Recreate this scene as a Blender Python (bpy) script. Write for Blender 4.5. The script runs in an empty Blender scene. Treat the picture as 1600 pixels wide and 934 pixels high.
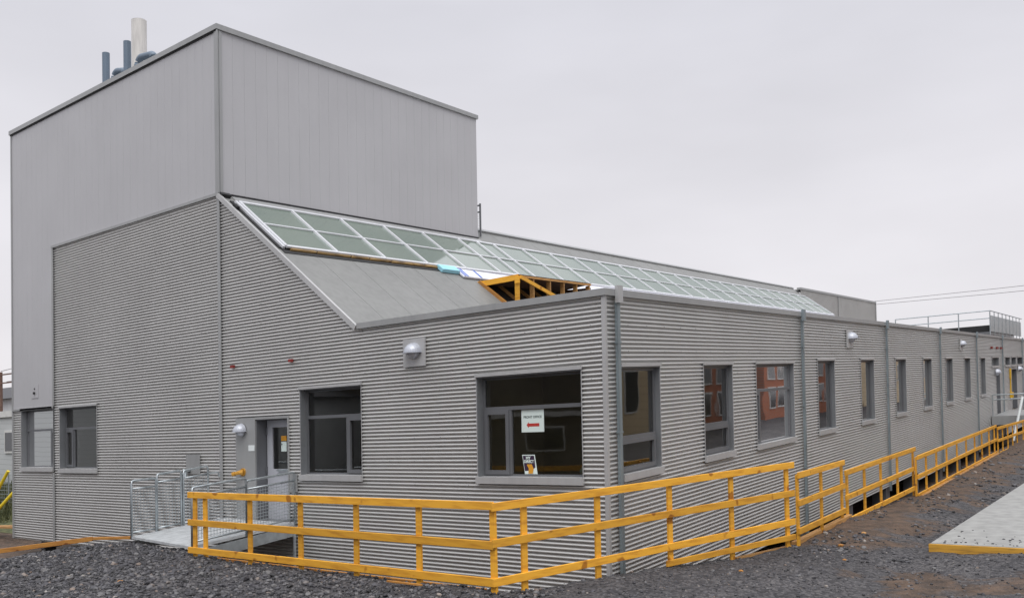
import bpy, bmesh, math, random
from mathutils import Vector, Matrix, noise
random.seed(7)
S = bpy.context.scene
COL = S.collection
PI = math.pi

# ------------------------------------------------------------------ camera
# Building and ground are sheared to match the view's perspective: every course of the building follows a 3% grade in x and in y (walls stay plumb).
GA, GB = 0.0300, 0.0305
def W(p):
    return Vector((p[0], p[1], p[2] + GA*p[0] + GB*p[1]))

cd = bpy.data.cameras.new('camera'); cam = bpy.data.objects.new('camera', cd); COL.objects.link(cam)
cd.sensor_width = 36.0; cd.sensor_fit = 'HORIZONTAL'
cd.lens = 1341.5178/1600*36.0
cd.shift_x = 0.0; cd.shift_y = (596.205-467)/1600
cd.clip_start = 0.1; cd.clip_end = 6000
CX = Vector((0.7981795, 0.6021354, -0.0185046)); CY = Vector((0.0276927, -0.0059897, 0.9995985)); CF = Vector((-0.6017828, 0.7983715, 0.0214557))
cam.matrix_world = Matrix(((CX.x, CY.x, -CF.x, 6.54250), (CX.y, CY.y, -CF.y, -10.99057), (CX.z, CY.z, -CF.z, 2.13446), (0, 0, 0, 1)))
S.camera = cam

# ------------------------------------------------------------------ light
SUN_EL, SUN_ROT = math.radians(58), math.radians(142)      # veiled sun, high behind the photographer
wd = bpy.data.worlds.new('World'); S.world = wd; wd.use_nodes = True
nt = wd.node_tree; nt.nodes.clear()
out = nt.nodes.new('ShaderNodeOutputWorld'); bg = nt.nodes.new('ShaderNodeBackground')
sky = nt.nodes.new('ShaderNodeTexSky'); sky.sky_type = 'NISHITA'; sky.sun_disc = False
sky.sun_elevation = SUN_EL; sky.sun_rotation = SUN_ROT
tc = nt.nodes.new('ShaderNodeTexCoord'); sep = nt.nodes.new('ShaderNodeSeparateXYZ')
nt.links.new(tc.outputs['Generated'], sep.inputs[0])
ramp = nt.nodes.new('ShaderNodeValToRGB')                   # overcast: three times brighter overhead than at the horizon
nt.links.new(sep.outputs['Z'], ramp.inputs[0])
e = ramp.color_ramp.elements
e[0].position = 0.0; e[0].color = (0.327, 0.317, 0.329, 1)
e[1].position = 1.0; e[1].color = (0.72, 0.73, 0.76, 1)
m1 = e.new(0.18); m1.color = (0.313, 0.306, 0.320, 1)
m2 = e.new(0.42); m2.color = (0.276, 0.275, 0.296, 1)
m3 = e.new(0.60); m3.color = (0.42, 0.42, 0.445, 1)
ns = nt.nodes.new('ShaderNodeTexNoise'); ns.inputs['Scale'].default_value = 2.2; ns.inputs['Detail'].default_value = 4
mp = nt.nodes.new('ShaderNodeMapping'); mp.inputs['Scale'].default_value = (1, 1, 3.0)
nt.links.new(tc.outputs['Generated'], mp.inputs[0]); nt.links.new(mp.outputs[0], ns.inputs['Vector'])
mr = nt.nodes.new('ShaderNodeMapRange'); mr.inputs[1].default_value = 0.3; mr.inputs[2].default_value = 0.7
mr.inputs[3].default_value = 2.18; mr.inputs[4].default_value = 2.5
nt.links.new(ns.outputs[0], mr.inputs[0])
mul = nt.nodes.new('ShaderNodeVectorMath'); mul.operation = 'SCALE'
nt.links.new(ramp.outputs[0], mul.inputs[0]); nt.links.new(mr.outputs[0], mul.inputs['Scale'])
mul2 = nt.nodes.new('ShaderNodeVectorMath'); mul2.operation = 'SCALE'; mul2.inputs['Scale'].default_value = 10.0
nt.links.new(mul.outputs[0], mul2.inputs[0])
mx = nt.nodes.new('ShaderNodeMix'); mx.data_type = 'RGBA'; mx.inputs[0].default_value = 0.96
nt.links.new(sky.outputs[0], mx.inputs[6]); nt.links.new(mul2.outputs[0], mx.inputs[7])
nt.links.new(mx.outputs[2], bg.inputs[0]); bg.inputs[1].default_value = 0.10
nt.links.new(bg.outputs[0], out.inputs[0])

sl = bpy.data.lights.new('sun', 'SUN'); sun = bpy.data.objects.new('sun', sl); COL.objects.link(sun)
sl.energy = 1.5; sl.angle = math.radians(40); sl.color = (1.0, 0.975, 0.95)
az = SUN_ROT; sd = Vector((math.sin(az)*math.cos(SUN_EL), math.cos(az)*math.cos(SUN_EL), math.sin(SUN_EL)))
sun.rotation_euler = sd.to_track_quat('Z', 'Y').to_euler(); sun.location = sd*60
S.view_settings.view_transform = 'Standard'; S.view_settings.look = 'None'
S.view_settings.exposure = 0.15; S.view_settings.gamma = 1.0
S.render.engine = 'CYCLES'
S.cycles.max_bounces = 7; S.cycles.transparent_max_bounces = 12

# ------------------------------------------------------------------ materials
def newmat(name):
    m = bpy.data.materials.new(name); m.use_nodes = True
    n = m.node_tree; return m, n, n.nodes['Principled BSDF']
def noise_ramp(n, scale, c0, c1, lo=0.35, hi=0.65, detail=5, stretch=None, coord='Object'):
    t = n.nodes.new('ShaderNodeTexCoord'); mp = n.nodes.new('ShaderNodeMapping')
    if stretch: mp.inputs['Scale'].default_value = stretch
    ns = n.nodes.new('ShaderNodeTexNoise'); ns.inputs['Scale'].default_value = scale; ns.inputs['Detail'].default_value = detail
    n.links.new(t.outputs[coord], mp.inputs[0]); n.links.new(mp.outputs[0], ns.inputs['Vector'])
    r = n.nodes.new('ShaderNodeValToRGB'); r.color_ramp.elements[0].position = lo; r.color_ramp.elements[1].position = hi
    r.color_ramp.elements[0].color = (*c0, 1); r.color_ramp.elements[1].color = (*c1, 1)
    n.links.new(ns.outputs[0], r.inputs[0]); return r, ns
def add_bump(n, b, src, strength, dist=0.01):
    bp = n.nodes.new('ShaderNodeBump'); bp.inputs['Strength'].default_value = strength; bp.inputs['Distance'].default_value = dist
    n.links.new(src, bp.inputs['Height']); n.links.new(bp.outputs[0], b.inputs['Normal'])
def simple(name, c, rough=0.5, metal=0.0, var=0.08, scale=2.0, bump=0.0, bscale=40, stretch=None, spec=0.5):
    m, n, b = newmat(name)
    c0 = tuple(x*(1-var) for x in c); c1 = tuple(min(1, x*(1+var)) for x in c)
    r, ns = noise_ramp(n, scale, c0, c1, stretch=stretch)
    n.links.new(r.outputs[0], b.inputs['Base Color'])
    b.inputs['Roughness'].default_value = rough; b.inputs['Metallic'].default_value = metal
    b.inputs['Specular IOR Level'].default_value = spec
    if bump:
        r2, n2 = noise_ramp(n, bscale, (0, 0, 0), (1, 1, 1)); add_bump(n, b, n2.outputs[0], bump)
    return m
def wallmetal(name, c, rough=0.42, metal=0.25, var=0.05, streak=0.07):
    """painted sheet steel: broad cloudy variation, faint vertical rain streaks, slight oil-canning"""
    m, n, b = newmat(name)
    r, ns = noise_ramp(n, 0.6, tuple(x*(1-var) for x in c), tuple(x*(1+var) for x in c), detail=6)
    s, n2 = noise_ramp(n, 3.0, (1-streak,)*3, (1+streak*0.3,)*3, 0.3, 0.6, detail=6, stretch=(2.2, 2.2, 0.25))
    mixn = n.nodes.new('ShaderNodeMix'); mixn.data_type = 'RGBA'; mixn.blend_type = 'MULTIPLY'; mixn.inputs[0].default_value = 1
    n.links.new(r.outputs[0], mixn.inputs[6]); n.links.new(s.outputs[0], mixn.inputs[7])
    n.links.new(mixn.outputs[2], b.inputs['Base Color'])
    b.inputs['Roughness'].default_value = rough; b.inputs['Metallic'].default_value = metal
    return m
M = {}
M['clad'] = wallmetal('corrugated_steel', (0.585, 0.58, 0.565), 0.38, 0.55, 0.03, 0.02)
M['panel'] = wallmetal('tower_panel', (0.455, 0.452, 0.465), 0.5, 0.05, 0.025, 0.015)
M['trim'] = wallmetal('flashing_grey', (0.34, 0.345, 0.345), 0.4, 0.2)
M['trimlight'] = wallmetal('flashing_light', (0.46, 0.46, 0.46), 0.4, 0.2)
M['frame'] = simple('window_frame', (0.15, 0.155, 0.165), 0.35, 0.2, 0.05)
M['reveal'] = simple('window_reveal', (0.20, 0.21, 0.22), 0.4, 0.2, 0.05)
M['pipe'] = simple('galvanised_pipe', (0.27, 0.32, 0.345), 0.4, 0.5, 0.15, 4, stretch=(3, 3, .6))
M['galv'] = simple('galvanised_steel', (0.42, 0.46, 0.48), 0.35, 0.6, 0.12, 9)
M['galvdeck'] = simple('grating_deck', (0.55, 0.57, 0.58), 0.5, 0.3, 0.12, 6)
M['membrane'] = wallmetal('roof_membrane', (0.215, 0.217, 0.21), 0.55, 0.1, 0.05, 0.10)
M['flatroof'] = simple('flat_roof', (0.28, 0.28, 0.28), 0.8)
M['sash'] = simple('skylight_bar', (0.66, 0.67, 0.70), 0.35, 0.2, 0.05)
M['bluepipe'] = simple('blue_grey_pipe', (0.14, 0.185, 0.24), 0.45, 0.1, 0.1)
M['palepipe'] = simple('pale_stack', (0.62, 0.60, 0.57), 0.5, 0.1, 0.1, 3, stretch=(4, 4, .5))
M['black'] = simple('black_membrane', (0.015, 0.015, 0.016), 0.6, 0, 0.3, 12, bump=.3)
M['interior'] = simple('interior_board', (0.45, 0.40, 0.29), 0.8, 0, 0.1, 1.0)
M['intdark'] = simple('interior_floor', (0.10, 0.09, 0.08), 0.6)
M['ceil'] = simple('interior_ceiling', (0.42, 0.40, 0.36), 0.8)
M['doorpaint'] = simple('door_paint', (0.47, 0.48, 0.52), 0.4, 0.1, 0.04)
M['lampcase'] = simple('lamp_housing', (0.46, 0.48, 0.53), 0.35, 0.2, 0.05)
M['red'] = simple('red_oxide', (0.23, 0.025, 0.02), 0.5)
M['brass'] = simple('brass_orange', (0.55, 0.28, 0.04), 0.35, 0.4, 0.1, 8)
M['white'] = simple('white_board', (0.72, 0.76, 0.76), 0.6, 0, 0.04)
M['paper'] = simple('paper', (0.70, 0.80, 0.76), 0.7, 0, 0.02)
M['ink'] = simple('ink', (0.03, 0.05, 0.05), 0.7)
M['redink'] = simple('red_ink', (0.50, 0.04, 0.03), 0.7)
M['purple'] = simple('poster_dark', (0.035, 0.015, 0.045), 0.6)
M['orange'] = simple('orange_print', (0.65, 0.30, 0.02), 0.6)
M['foam'] = simple('blue_foam', (0.33, 0.66, 0.78), 0.6, 0, 0.05)
M['bluefilm'] = simple('blue_print', (0.05, 0.14, 0.55), 0.5)
M['whitefilm'] = simple('white_film', (0.70, 0.71, 0.77), 0.5, 0, 0.06, 5, bump=.3, bscale=12)
M['concrete'] = simple('concrete', (0.285, 0.285, 0.275), 0.85, 0, 0.12, 5, bump=.25, bscale=60)
M['yellowpaint'] = simple('yellow_paint', (0.72, 0.55, 0.02), 0.5)
M['orangetool'] = simple('hanging_strap', (0.70, 0.42, 0.01), 0.5)
M['ball'] = simple('light_blue_plastic', (0.16, 0.42, 0.55), 0.4)
M['desk'] = simple('desk_top', (0.22, 0.2, 0.17), 0.5)
M['brown'] = simple('brown_pole', (0.13, 0.075, 0.055), 0.8, 0, .2, 8)

def wood(name, c, dark, fade=0.25):
    m, n, b = newmat(name)
    r, ns = noise_ramp(n, 2.2, dark, c, 0.25, 0.55, detail=7, stretch=(1.3, 1.3, 9))
    k, nk = noise_ramp(n, 4.0, (0.50, 0.38, 0.28), (1, 1, 1), 0.27, 0.32, detail=1)
    oi = n.nodes.new('ShaderNodeObjectInfo'); mr = n.nodes.new('ShaderNodeMapRange')
    mr.inputs[3].default_value = 1-fade; mr.inputs[4].default_value = 1+fade*0.4
    n.links.new(oi.outputs['Random'], mr.inputs[0])
    mm = n.nodes.new('ShaderNodeMix'); mm.data_type = 'RGBA'; mm.blend_type = 'MULTIPLY'; mm.inputs[0].default_value = 1
    n.links.new(r.outputs[0], mm.inputs[6]); n.links.new(k.outputs[0], mm.inputs[7])
    sc = n.nodes.new('ShaderNodeVectorMath'); sc.operation = 'SCALE'
    n.links.new(mm.outputs[2], sc.inputs[0]); n.links.new(mr.outputs[0], sc.inputs['Scale'])
    n.links.new(sc.outputs[0], b.inputs['Base Color']); b.inputs['Roughness'].default_value = 0.62
    add_bump(n, b, ns.outputs[0], 0.3, 0.004)
    return m
M['fence'] = wood('yellow_stained_timber', (0.82, 0.41, 0.035), (0.56, 0.24, 0.02), 0.2)
M['timberorange2'] = wood('dull_yellow_board', (0.62, 0.33, 0.04), (0.30, 0.16, 0.03))
M['timber'] = wood('raw_timber', (0.50, 0.27, 0.09), (0.30, 0.14, 0.045))
M['timberorange'] = wood('orange_timber', (0.52, 0.24, 0.05), (0.30, 0.11, 0.025))
M['ply'] = wood('dark_plywood', (0.15, 0.085, 0.055), (0.08, 0.04, 0.03))
M['osb'] = wood('yellow_lath', (0.50, 0.32, 0.12), (0.10, 0.06, 0.03))

def glassmat(name, tint, refl_rough=0.02, ior=1.5):
    m, n, b = newmat(name); n.nodes.remove(b)
    o = n.nodes['Material Output']
    tr = n.nodes.new('ShaderNodeBsdfTransparent'); tr.inputs[0].default_value = (*tint, 1)
    gl = n.nodes.new('ShaderNodeBsdfGlossy'); gl.inputs['Roughness'].default_value = refl_rough; gl.inputs[0].default_value = (0.95, 0.95, 0.95, 1)
    fr = n.nodes.new('ShaderNodeFresnel'); fr.inputs[0].default_value = ior
    mr = n.nodes.new('ShaderNodeMath'); mr.operation = 'MULTIPLY'; mr.inputs[1].default_value = 2.4; mr.use_clamp = True
    n.links.new(fr.outputs[0], mr.inputs[0])
    mx = n.nodes.new('ShaderNodeMixShader'); n.links.new(mr.outputs[0], mx.inputs[0])
    n.links.new(tr.outputs[0], mx.inputs[1]); n.links.new(gl.outputs[0], mx.inputs[2]); n.links.new(mx.outputs[0], o.inputs[0])
    t = n.nodes.new('ShaderNodeTexCoord'); ns = n.nodes.new('ShaderNodeTexNoise'); ns.inputs['Scale'].default_value = 1.1; ns.inputs['Detail'].default_value = 1
    n.links.new(t.outputs['Object'], ns.inputs['Vector'])
    bp = n.nodes.new('ShaderNodeBump'); bp.inputs['Strength'].default_value = 0.13; bp.inputs['Distance'].default_value = 0.02
    n.links.new(ns.outputs[0], bp.inputs['Height']); n.links.new(bp.outputs[0], gl.inputs['Normal'])
    return m
M['glass'] = glassmat('window_glass', (0.78, 0.78, 0.68))
mm, n, b = newmat('frosted_skylight')
r, ns = noise_ramp(n, 0.5, (0.10, 0.15, 0.115), (0.145, 0.195, 0.15))
n.links.new(r.outputs[0], b.inputs['Base Color']); b.inputs['Roughness'].default_value = 0.06; b.inputs['IOR'].default_value = 4.2
M['frosted'] = mm

# gravel and dirt ground
mm, n, b = newmat('gravel_ground')
t = n.nodes.new('ShaderNodeTexCoord')
vor = n.nodes.new('ShaderNodeTexVoronoi'); vor.inputs['Scale'].default_value = 26
n.links.new(t.outputs['Object'], vor.inputs['Vector'])
vr = n.nodes.new('ShaderNodeValToRGB'); el = vr.color_ramp.elements
el[0].color = (0.018, 0.017, 0.019, 1); el[1].color = (0.115, 0.110, 0.112, 1)
c_ = el.new(0.5); c_.color = (0.050, 0.048, 0.053, 1)
sepc = n.nodes.new('ShaderNodeSeparateColor'); n.links.new(vor.outputs['Color'], sepc.inputs[0]); n.links.new(sepc.outputs[0], vr.inputs[0])
big, nb = noise_ramp(n, 0.55, (0.65, 0.65, 0.66), (1.2, 1.18, 1.15), 0.3, 0.7, detail=8)
m1_ = n.nodes.new('ShaderNodeMix'); m1_.data_type = 'RGBA'; m1_.blend_type = 'MULTIPLY'; m1_.inputs[0].default_value = 1
n.links.new(vr.outputs[0], m1_.inputs[6]); n.links.new(big.outputs[0], m1_.inputs[7])
dirt, nd = noise_ramp(n, 5, (0.038, 0.025, 0.017), (0.125, 0.078, 0.050), 0.3, 0.7, detail=8)
at = n.nodes.new('ShaderNodeAttribute'); at.attribute_name = 'dirt'
dn, dnn = noise_ramp(n, 1.3, (0, 0, 0), (1, 1, 1), 0.3, 0.7, detail=8)
sm = n.nodes.new('ShaderNodeMath'); sm.operation = 'ADD'; sub = n.nodes.new('ShaderNodeMath'); sub.operation = 'MULTIPLY_ADD'
sub.inputs[1].default_value = 1.7; sub.inputs[2].default_value = -0.85
n.links.new(dnn.outputs[0], sub.inputs[0]); n.links.new(at.outputs['Fac'], sm.inputs[0]); n.links.new(sub.outputs[0], sm.inputs[1])
dm = n.nodes.new('ShaderNodeMapRange'); dm.inputs[1].default_value = 0.42; dm.inputs[2].default_value = 0.62; n.links.new(sm.outputs[0], dm.inputs[0])
m2_ = n.nodes.new('ShaderNodeMix'); m2_.data_type = 'RGBA'
n.links.new(dm.outputs[0], m2_.inputs[0]); n.links.new(m1_.outputs[2], m2_.inputs[6]); n.links.new(dirt.outputs[0], m2_.inputs[7])
n.links.new(m2_.outputs[2], b.inputs['Base Color']); b.inputs['Roughness'].default_value = 0.8
vor2 = n.nodes.new('ShaderNodeTexVoronoi'); vor2.inputs['Scale'].default_value = 26; n.links.new(t.outputs['Object'], vor2.inputs['Vector'])
hb = n.nodes.new('ShaderNodeMath'); hb.operation = 'SUBTRACT'; n.links.new(nd.outputs[0], hb.inputs[0]); n.links.new(vor2.outputs['Distance'], hb.inputs[1])
add_bump(n, b, hb.outputs[0], 0.9, 0.025)
M['ground'] = mm
mm, n, b = newmat('gravel_stone')
a_ = n.nodes.new('ShaderNodeAttribute'); a_.attribute_name = 'tone'
rr = n.nodes.new('ShaderNodeValToRGB'); el = rr.color_ramp.elements
el[0].color = (0.018, 0.018, 0.019, 1); el[1].color = (0.30, 0.28, 0.26, 1)
for p_, c_ in ((0.35, (0.040, 0.039, 0.044, 1)), (0.7, (0.076, 0.074, 0.083, 1)), (0.95, (0.15, 0.145, 0.145, 1)), (0.985, (0.19, 0.14, 0.11, 1))):
    k_ = el.new(p_); k_.color = c_
n.links.new(a_.outputs['Fac'], rr.inputs[0]); n.links.new(rr.outputs[0], b.inputs['Base Color']); b.inputs['Roughness'].default_value = 0.6
M['stone'] = mm
mm, n, b = newmat('grass_patch')
r, ns = noise_ramp(n, 6, (0.035, 0.045, 0.018), (0.12, 0.125, 0.05), detail=8); n.links.new(r.outputs[0], b.inputs['Base Color']); b.inputs['Roughness'].default_value = 0.9
M['grass'] = mm

def siding(name, c, pitch=0.12):
    m, n, b = newmat(name)
    t = n.nodes.new('ShaderNodeTexCoord'); w = n.nodes.new('ShaderNodeTexWave'); w.bands_direction = 'Z'; w.wave_profile = 'SAW'
    w.inputs['Scale'].default_value = 1/(pitch*3.14159*1.0)*0.5*1.0; n.links.new(t.outputs['Object'], w.inputs['Vector'])
    r = n.nodes.new('ShaderNodeValToRGB'); r.color_ramp.elements[0].color = (*[x*.6 for x in c], 1); r.color_ramp.elements[1].color = (*c, 1); r.color_ramp.elements[1].position = .15
    n.links.new(w.outputs[0], r.inputs[0]); n.links.new(r.outputs[0], b.inputs['Base Color']); b.inputs['Roughness'].default_value = .6
    add_bump(n, b, w.outputs[0], .5, .01)
    return m
M['whitesiding'] = siding('white_siding', (0.50, 0.52, 0.52))
M['tansiding'] = siding('tan_siding', (0.64, 0.50, 0.32), .2)
M['yellowsiding'] = siding('yellow_siding', (0.58, 0.48, 0.20), .2)
mm, n, b = newmat('brick')
t = n.nodes.new('ShaderNodeTexCoord'); sx = n.nodes.new('ShaderNodeSeparateXYZ'); cb = n.nodes.new('ShaderNodeCombineXYZ')
n.links.new(t.outputs['Object'], sx.inputs[0]); n.links.new(sx.outputs['Y'], cb.inputs[0]); n.links.new(sx.outputs['Z'], cb.inputs[1])
bk = n.nodes.new('ShaderNodeTexBrick'); bk.inputs['Scale'].default_value = 4.5
bk.inputs['Color1'].default_value = (0.44, 0.14, 0.06, 1); bk.inputs['Color2'].default_value = (0.36, 0.10, 0.04, 1); bk.inputs['Mortar'].default_value = (0.25, 0.22, 0.2, 1)
n.links.new(cb.outputs[0], bk.inputs['Vector']); n.links.new(bk.outputs[0], b.inputs['Base Color']); b.inputs['Roughness'].default_value = .85
M['brick'] = mm
M['roofdark'] = simple('shingles', (0.07, 0.07, 0.075), 0.8, 0, .2, 8)
M['housewhite'] = simple('white_trim', (0.62, 0.62, 0.60), 0.6)
M['housegrey'] = simple('grey_stucco', (0.52, 0.53, 0.54), 0.7)
M['darkglass'] = simple('dark_glazing', (0.02, 0.025, 0.03), 0.08)
M['darkwall'] = simple('dark_boarding', (0.10, 0.09, 0.075), 0.8, 0, .35, .35)
M['wire'] = simple('grey_wire', (0.22, 0.21, 0.22), 0.6)

# ------------------------------------------------------------------ mesh helpers
ORG = {}
def props(o, label=None, cat=None, group=None, kind=None):
    if label: o['label'] = label
    if cat: o['category'] = cat
    if group: o['group'] = group
    if kind: o['kind'] = kind
    return o
def thing(name, origin, label, cat, group=None):
    o = bpy.data.objects.new(name, None); COL.objects.link(o); o.empty_display_size = 0.2
    o.location = W(origin); ORG[o.name] = Vector(origin); return props(o, label, cat, group)
class MB:
    def __init__(s): s.v = []; s.f = []
    def quad(s, a, b, c, d):
        i = len(s.v); s.v += [tuple(a), tuple(b), tuple(c), tuple(d)]; s.f.append((i, i+1, i+2, i+3)); return s
    def poly(s, pts):
        i = len(s.v); s.v += [tuple(p) for p in pts]; s.f.append(tuple(range(i, i+len(pts)))); return s
    def box(s, a, b):
        x0, x1 = sorted((a[0], b[0])); y0, y1 = sorted((a[1], b[1])); z0, z1 = sorted((a[2], b[2]))
        i = len(s.v)
        s.v += [(x0,y0,z0),(x1,y0,z0),(x1,y1,z0),(x0,y1,z0),(x0,y0,z1),(x1,y0,z1),(x1,y1,z1),(x0,y1,z1)]
        s.f += [tuple(i+k for k in q) for q in ((0,3,2,1),(4,5,6,7),(0,1,5,4),(1,2,6,5),(2,3,7,6),(3,0,4,7))]
        return s
    def bar(s, p, q, w, h, up=(0, 0, 1)):
        """straight bar from p to q, w across, h along 'up'"""
        p = Vector(p); q = Vector(q); d = (q-p).normalized(); u = Vector(up); r = d.cross(u)
        if r.length < 1e-4: u = Vector((0, 1, 0)); r = d.cross(u)
        r.normalize(); u = r.cross(d).normalized()
        i = len(s.v)
        for c in (p, q):
            for a, b_ in ((-1,-1),(1,-1),(1,1),(-1,1)): s.v.append(tuple(c + r*(a*w/2) + u*(b_*h/2)))
        s.f += [(i,i+1,i+2,i+3),(i+7,i+6,i+5,i+4)] + [(i+k, i+4+k, i+4+(k+1)%4, i+(k+1)%4) for k in range(4)]
        return s
    def tube(s, pts, r, n=10, caps=True):
        pts = [Vector(p) for p in pts]; rings = []
        for k, p in enumerate(pts):
            d = (pts[min(k+1, len(pts)-1)] - pts[max(k-1, 0)]).normalized()
            u = Vector((0, 0, 1)) if abs(d.z) < 0.9 else Vector((1, 0, 0))
            a = d.cross(u).normalized(); b_ = a.cross(d)
            i = len(s.v); rings.append(i)
            rr = r[k] if isinstance(r, (list, tuple)) else r
            for j in range(n):
                t = 2*PI*j/n; s.v.append(tuple(p + a*(math.cos(t)*rr) + b_*(math.sin(t)*rr)))
        for k in range(len(rings)-1):
            for j in range(n): s.f.append((rings[k]+j, rings[k]+(j+1)%n, rings[k+1]+(j+1)%n, rings[k+1]+j))
        if caps:
            s.f.append(tuple(rings[0]+j for j in range(n))[::-1]); s.f.append(tuple(rings[-1]+j for j in range(n)))
        return s
    def build(s, name, mat, parent=None, origin=None, smooth=False, bevel=0, recalc=True, clips=()):
        if origin is None: origin = ORG[parent.name] if parent else (0, 0, 0)
        origin = Vector(origin)
        me = bpy.data.meshes.new(name); bm = bmesh.new()
        vs = [bm.verts.new(v) for v in s.v]
        for f in s.f:
            try: bm.faces.new([vs[i] for i in f])
            except ValueError: pass
        for co, no in clips:
            bmesh.ops.bisect_plane(bm, geom=bm.verts[:]+bm.edges[:]+bm.faces[:], plane_co=co, plane_no=no, clear_outer=True)
        w0 = W(origin)
        for v in bm.verts: v.co = W(v.co) - w0
        if recalc: bmesh.ops.recalc_face_normals(bm, faces=bm.faces[:])
        bm.to_mesh(me); bm.free(); me.materials.append(mat)
        if smooth:
            for p in me.polygons: p.use_smooth = True
        o = bpy.data.objects.new(name, me); COL.objects.link(o)
        if parent: o.parent = parent; o.location = w0 - W(ORG[parent.name])
        else: o.location = w0
        ORG[o.name] = origin
        if bevel:
            b = o.modifiers.new('bevel', 'BEVEL'); b.width = bevel; b.segments = 2; b.limit_method = 'ANGLE'
        return o

# wall planes: T(u, d, z): u along the wall, d inwards
FT = lambda u, d, z: (u, d, z)            # front wall, y = 0, camera on -y
RT = lambda u, d, z: (-d, u, z)           # side wall,  x = 0, camera on +x
PITCH, DEPTH = 0.0675, 0.044
PROF = [(0.0, 0.0), (0.14, 0.03), (0.28, 0.16), (0.40, 0.45), (0.50, 0.88), (0.56, 1.0), (0.62, 0.98), (0.95, 0.04)]
# z fraction goes UP; ridges are broad, valleys narrow
def depth_at(z):
    t = (z/PITCH) % 1.0
    P = PROF + [(1.0, 0.0)]
    for k in range(len(P)-1):
        if P[k][0] <= t <= P[k+1][0]:
            a = (t-P[k][0])/(P[k+1][0]-P[k][0]); return DEPTH*(P[k][1]*(1-a)+P[k+1][1]*a)
    return 0
def corrugated(name, T, u0, u1, z0, z1, holes, parent, mat, clips=()):
    mb = MB(); us = {u0, u1, *[h for ho in holes for h in ho[:2] if u0 < h < u1]}
    k = u0 + .9
    while k < u1-.3:
        if all(abs(k-h) > .05 for h in us): us.add(k)
        k += .9
    us = sorted(us)
    zs = {round(z0, 4), round(z1, 4)} | {round(h, 4) for ho in holes for h in ho[2:] if z0 < h < z1}
    k = math.floor(z0/PITCH)-1
    while k*PITCH < z1:
        for p, _ in PROF:
            z = (k+p)*PITCH
            if z0 < z < z1: zs.add(round(z, 4))
        k += 1
    zs = sorted(zs)
    idx = {}
    def V(u, z):
        key = (u, z)
        if key not in idx:
            idx[key] = len(mb.v); j1 = noise.noise(Vector((u*.5, z*.8, 3))); j2 = noise.noise(Vector((u*.35, z*1.1, 9)))
            mb.v.append(T(u, max(0, depth_at(z) + .004*j1*(0 if u in (u0, u1) else 1)), z + (.004*j2 if z0 < z < z1 and u not in (u0, u1) and not any(abs(z-h) < .03 for ho in holes for h in ho[2:]) else 0)))
        return idx[key]
    for i in range(len(us)-1):
        uc = (us[i]+us[i+1])/2
        for j in range(len(zs)-1):
            if zs[j+1]-zs[j] < 1e-5: continue
            zc = (zs[j]+zs[j+1])/2
            if any(h[0] < uc < h[1] and h[2] < zc < h[3] for h in holes): continue
            mb.f.append((V(us[i], zs[j]), V(us[i+1], zs[j]), V(us[i+1], zs[j+1]), V(us[i], zs[j+1])))
    return mb.build(name, mat, parent, recalc=True, clips=clips)
def flatwall(name, T, u0, u1, z0, z1, holes, parent, mat, d, clips=()):
    mb = MB(); us = sorted({u0, u1, *[h for ho in holes for h in ho[:2] if u0 < h < u1]})
    zs = sorted({z0, z1, *[h for ho in holes for h in ho[2:] if z0 < h < z1]})
    for i in range(len(us)-1):
        for j in range(len(zs)-1):
            uc = (us[i]+us[i+1])/2; zc = (zs[j]+zs[j+1])/2
            if any(h[0] < uc < h[1] and h[2] < zc < h[3] for h in holes): continue
            mb.quad(T(us[i], d, zs[j]), T(us[i+1], d, zs[j]), T(us[i+1], d, zs[j+1]), T(us[i], d, zs[j+1]))
    return mb.build(name, mat, parent, clips=clips)
def panelled(name, T, u0, u1, z0, z1, parent, mat, step=0.305, g=0.008, dp=0.004):
    """flat tongue-and-groove wall panels with narrow vertical joints"""
    mb = MB(); u = u0; prof = [(u0, 0)]
    k = 1
    while u0 + k*step < u1-0.05:
        c = u0 + k*step; prof += [(c-g/2, 0), (c-g/4, dp), (c+g/4, dp), (c+g/2, 0)]; k += 1
    prof.append((u1, 0))
    for a, b_ in zip(prof[:-1], prof[1:]):
        mb.quad(T(a[0], a[1], z0), T(b_[0], b_[1], z0), T(b_[0], b_[1], z1), T(a[0], a[1], z1))
    return mb.build(name, mat, parent)

# ------------------------------------------------------------------ the building
B = thing('industrial_building', (0, 0, 0), 'long grey corrugated steel building with tall panelled tower and sloping skylight', 'building')
XR, XT0, XT1, YT = -9.6, -9.6, -19.6, 8.87     # ridge/tower planes
ZC = 3.68                                     # underside of the parapet coping
F_WIN = [(-2.48, -0.43, 0.86, 2.61), (-6.98, -5.24, 0.86, 2.64), (-16.83, -14.88, 0.95, 2.66), (-19.08, -17.19, 0.98, 2.68)]
DOOR = (-8.39, -7.37, 0.0, 2.10)
R_WIN = [(0.45, 1.72, .86, 2.61), (3.42, 4.72, .86, 2.61), (5.94, 8.18, .86, 2.61)] + [(y, y+1.33, .86, 2.66) for y in (9.9, 13.65, 17.56, 21.5, 25.45, 29.45, 33.5)]
R_SMALL = [(36.95, 39.2, 2.16, 2.68), (41.5, 43.3, 2.16, 2.68), (43.9, 45.8, 2.16, 2.68), (46.4, 48.6, 2.16, 2.68)]
R_DOOR = [(38.25, 39.45, -0.25, 2.02), (43.95, 46.0, -0.25, 2.02)]
allF = F_WIN + [(-9.07, -7.37, 0.0, 2.13)]; allR = R_WIN + R_SMALL + R_DOOR
sn = Vector((3.26, 0, 4.25)).normalized(); su = Vector((-4.25, 0, 3.26)).normalized()   # slope normal / up-slope
P0 = Vector((-5.37, 0, 3.74))
def SP(y, s, off=0): q = P0 + su*s + sn*off; return (q.x, y, q.z)

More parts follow.
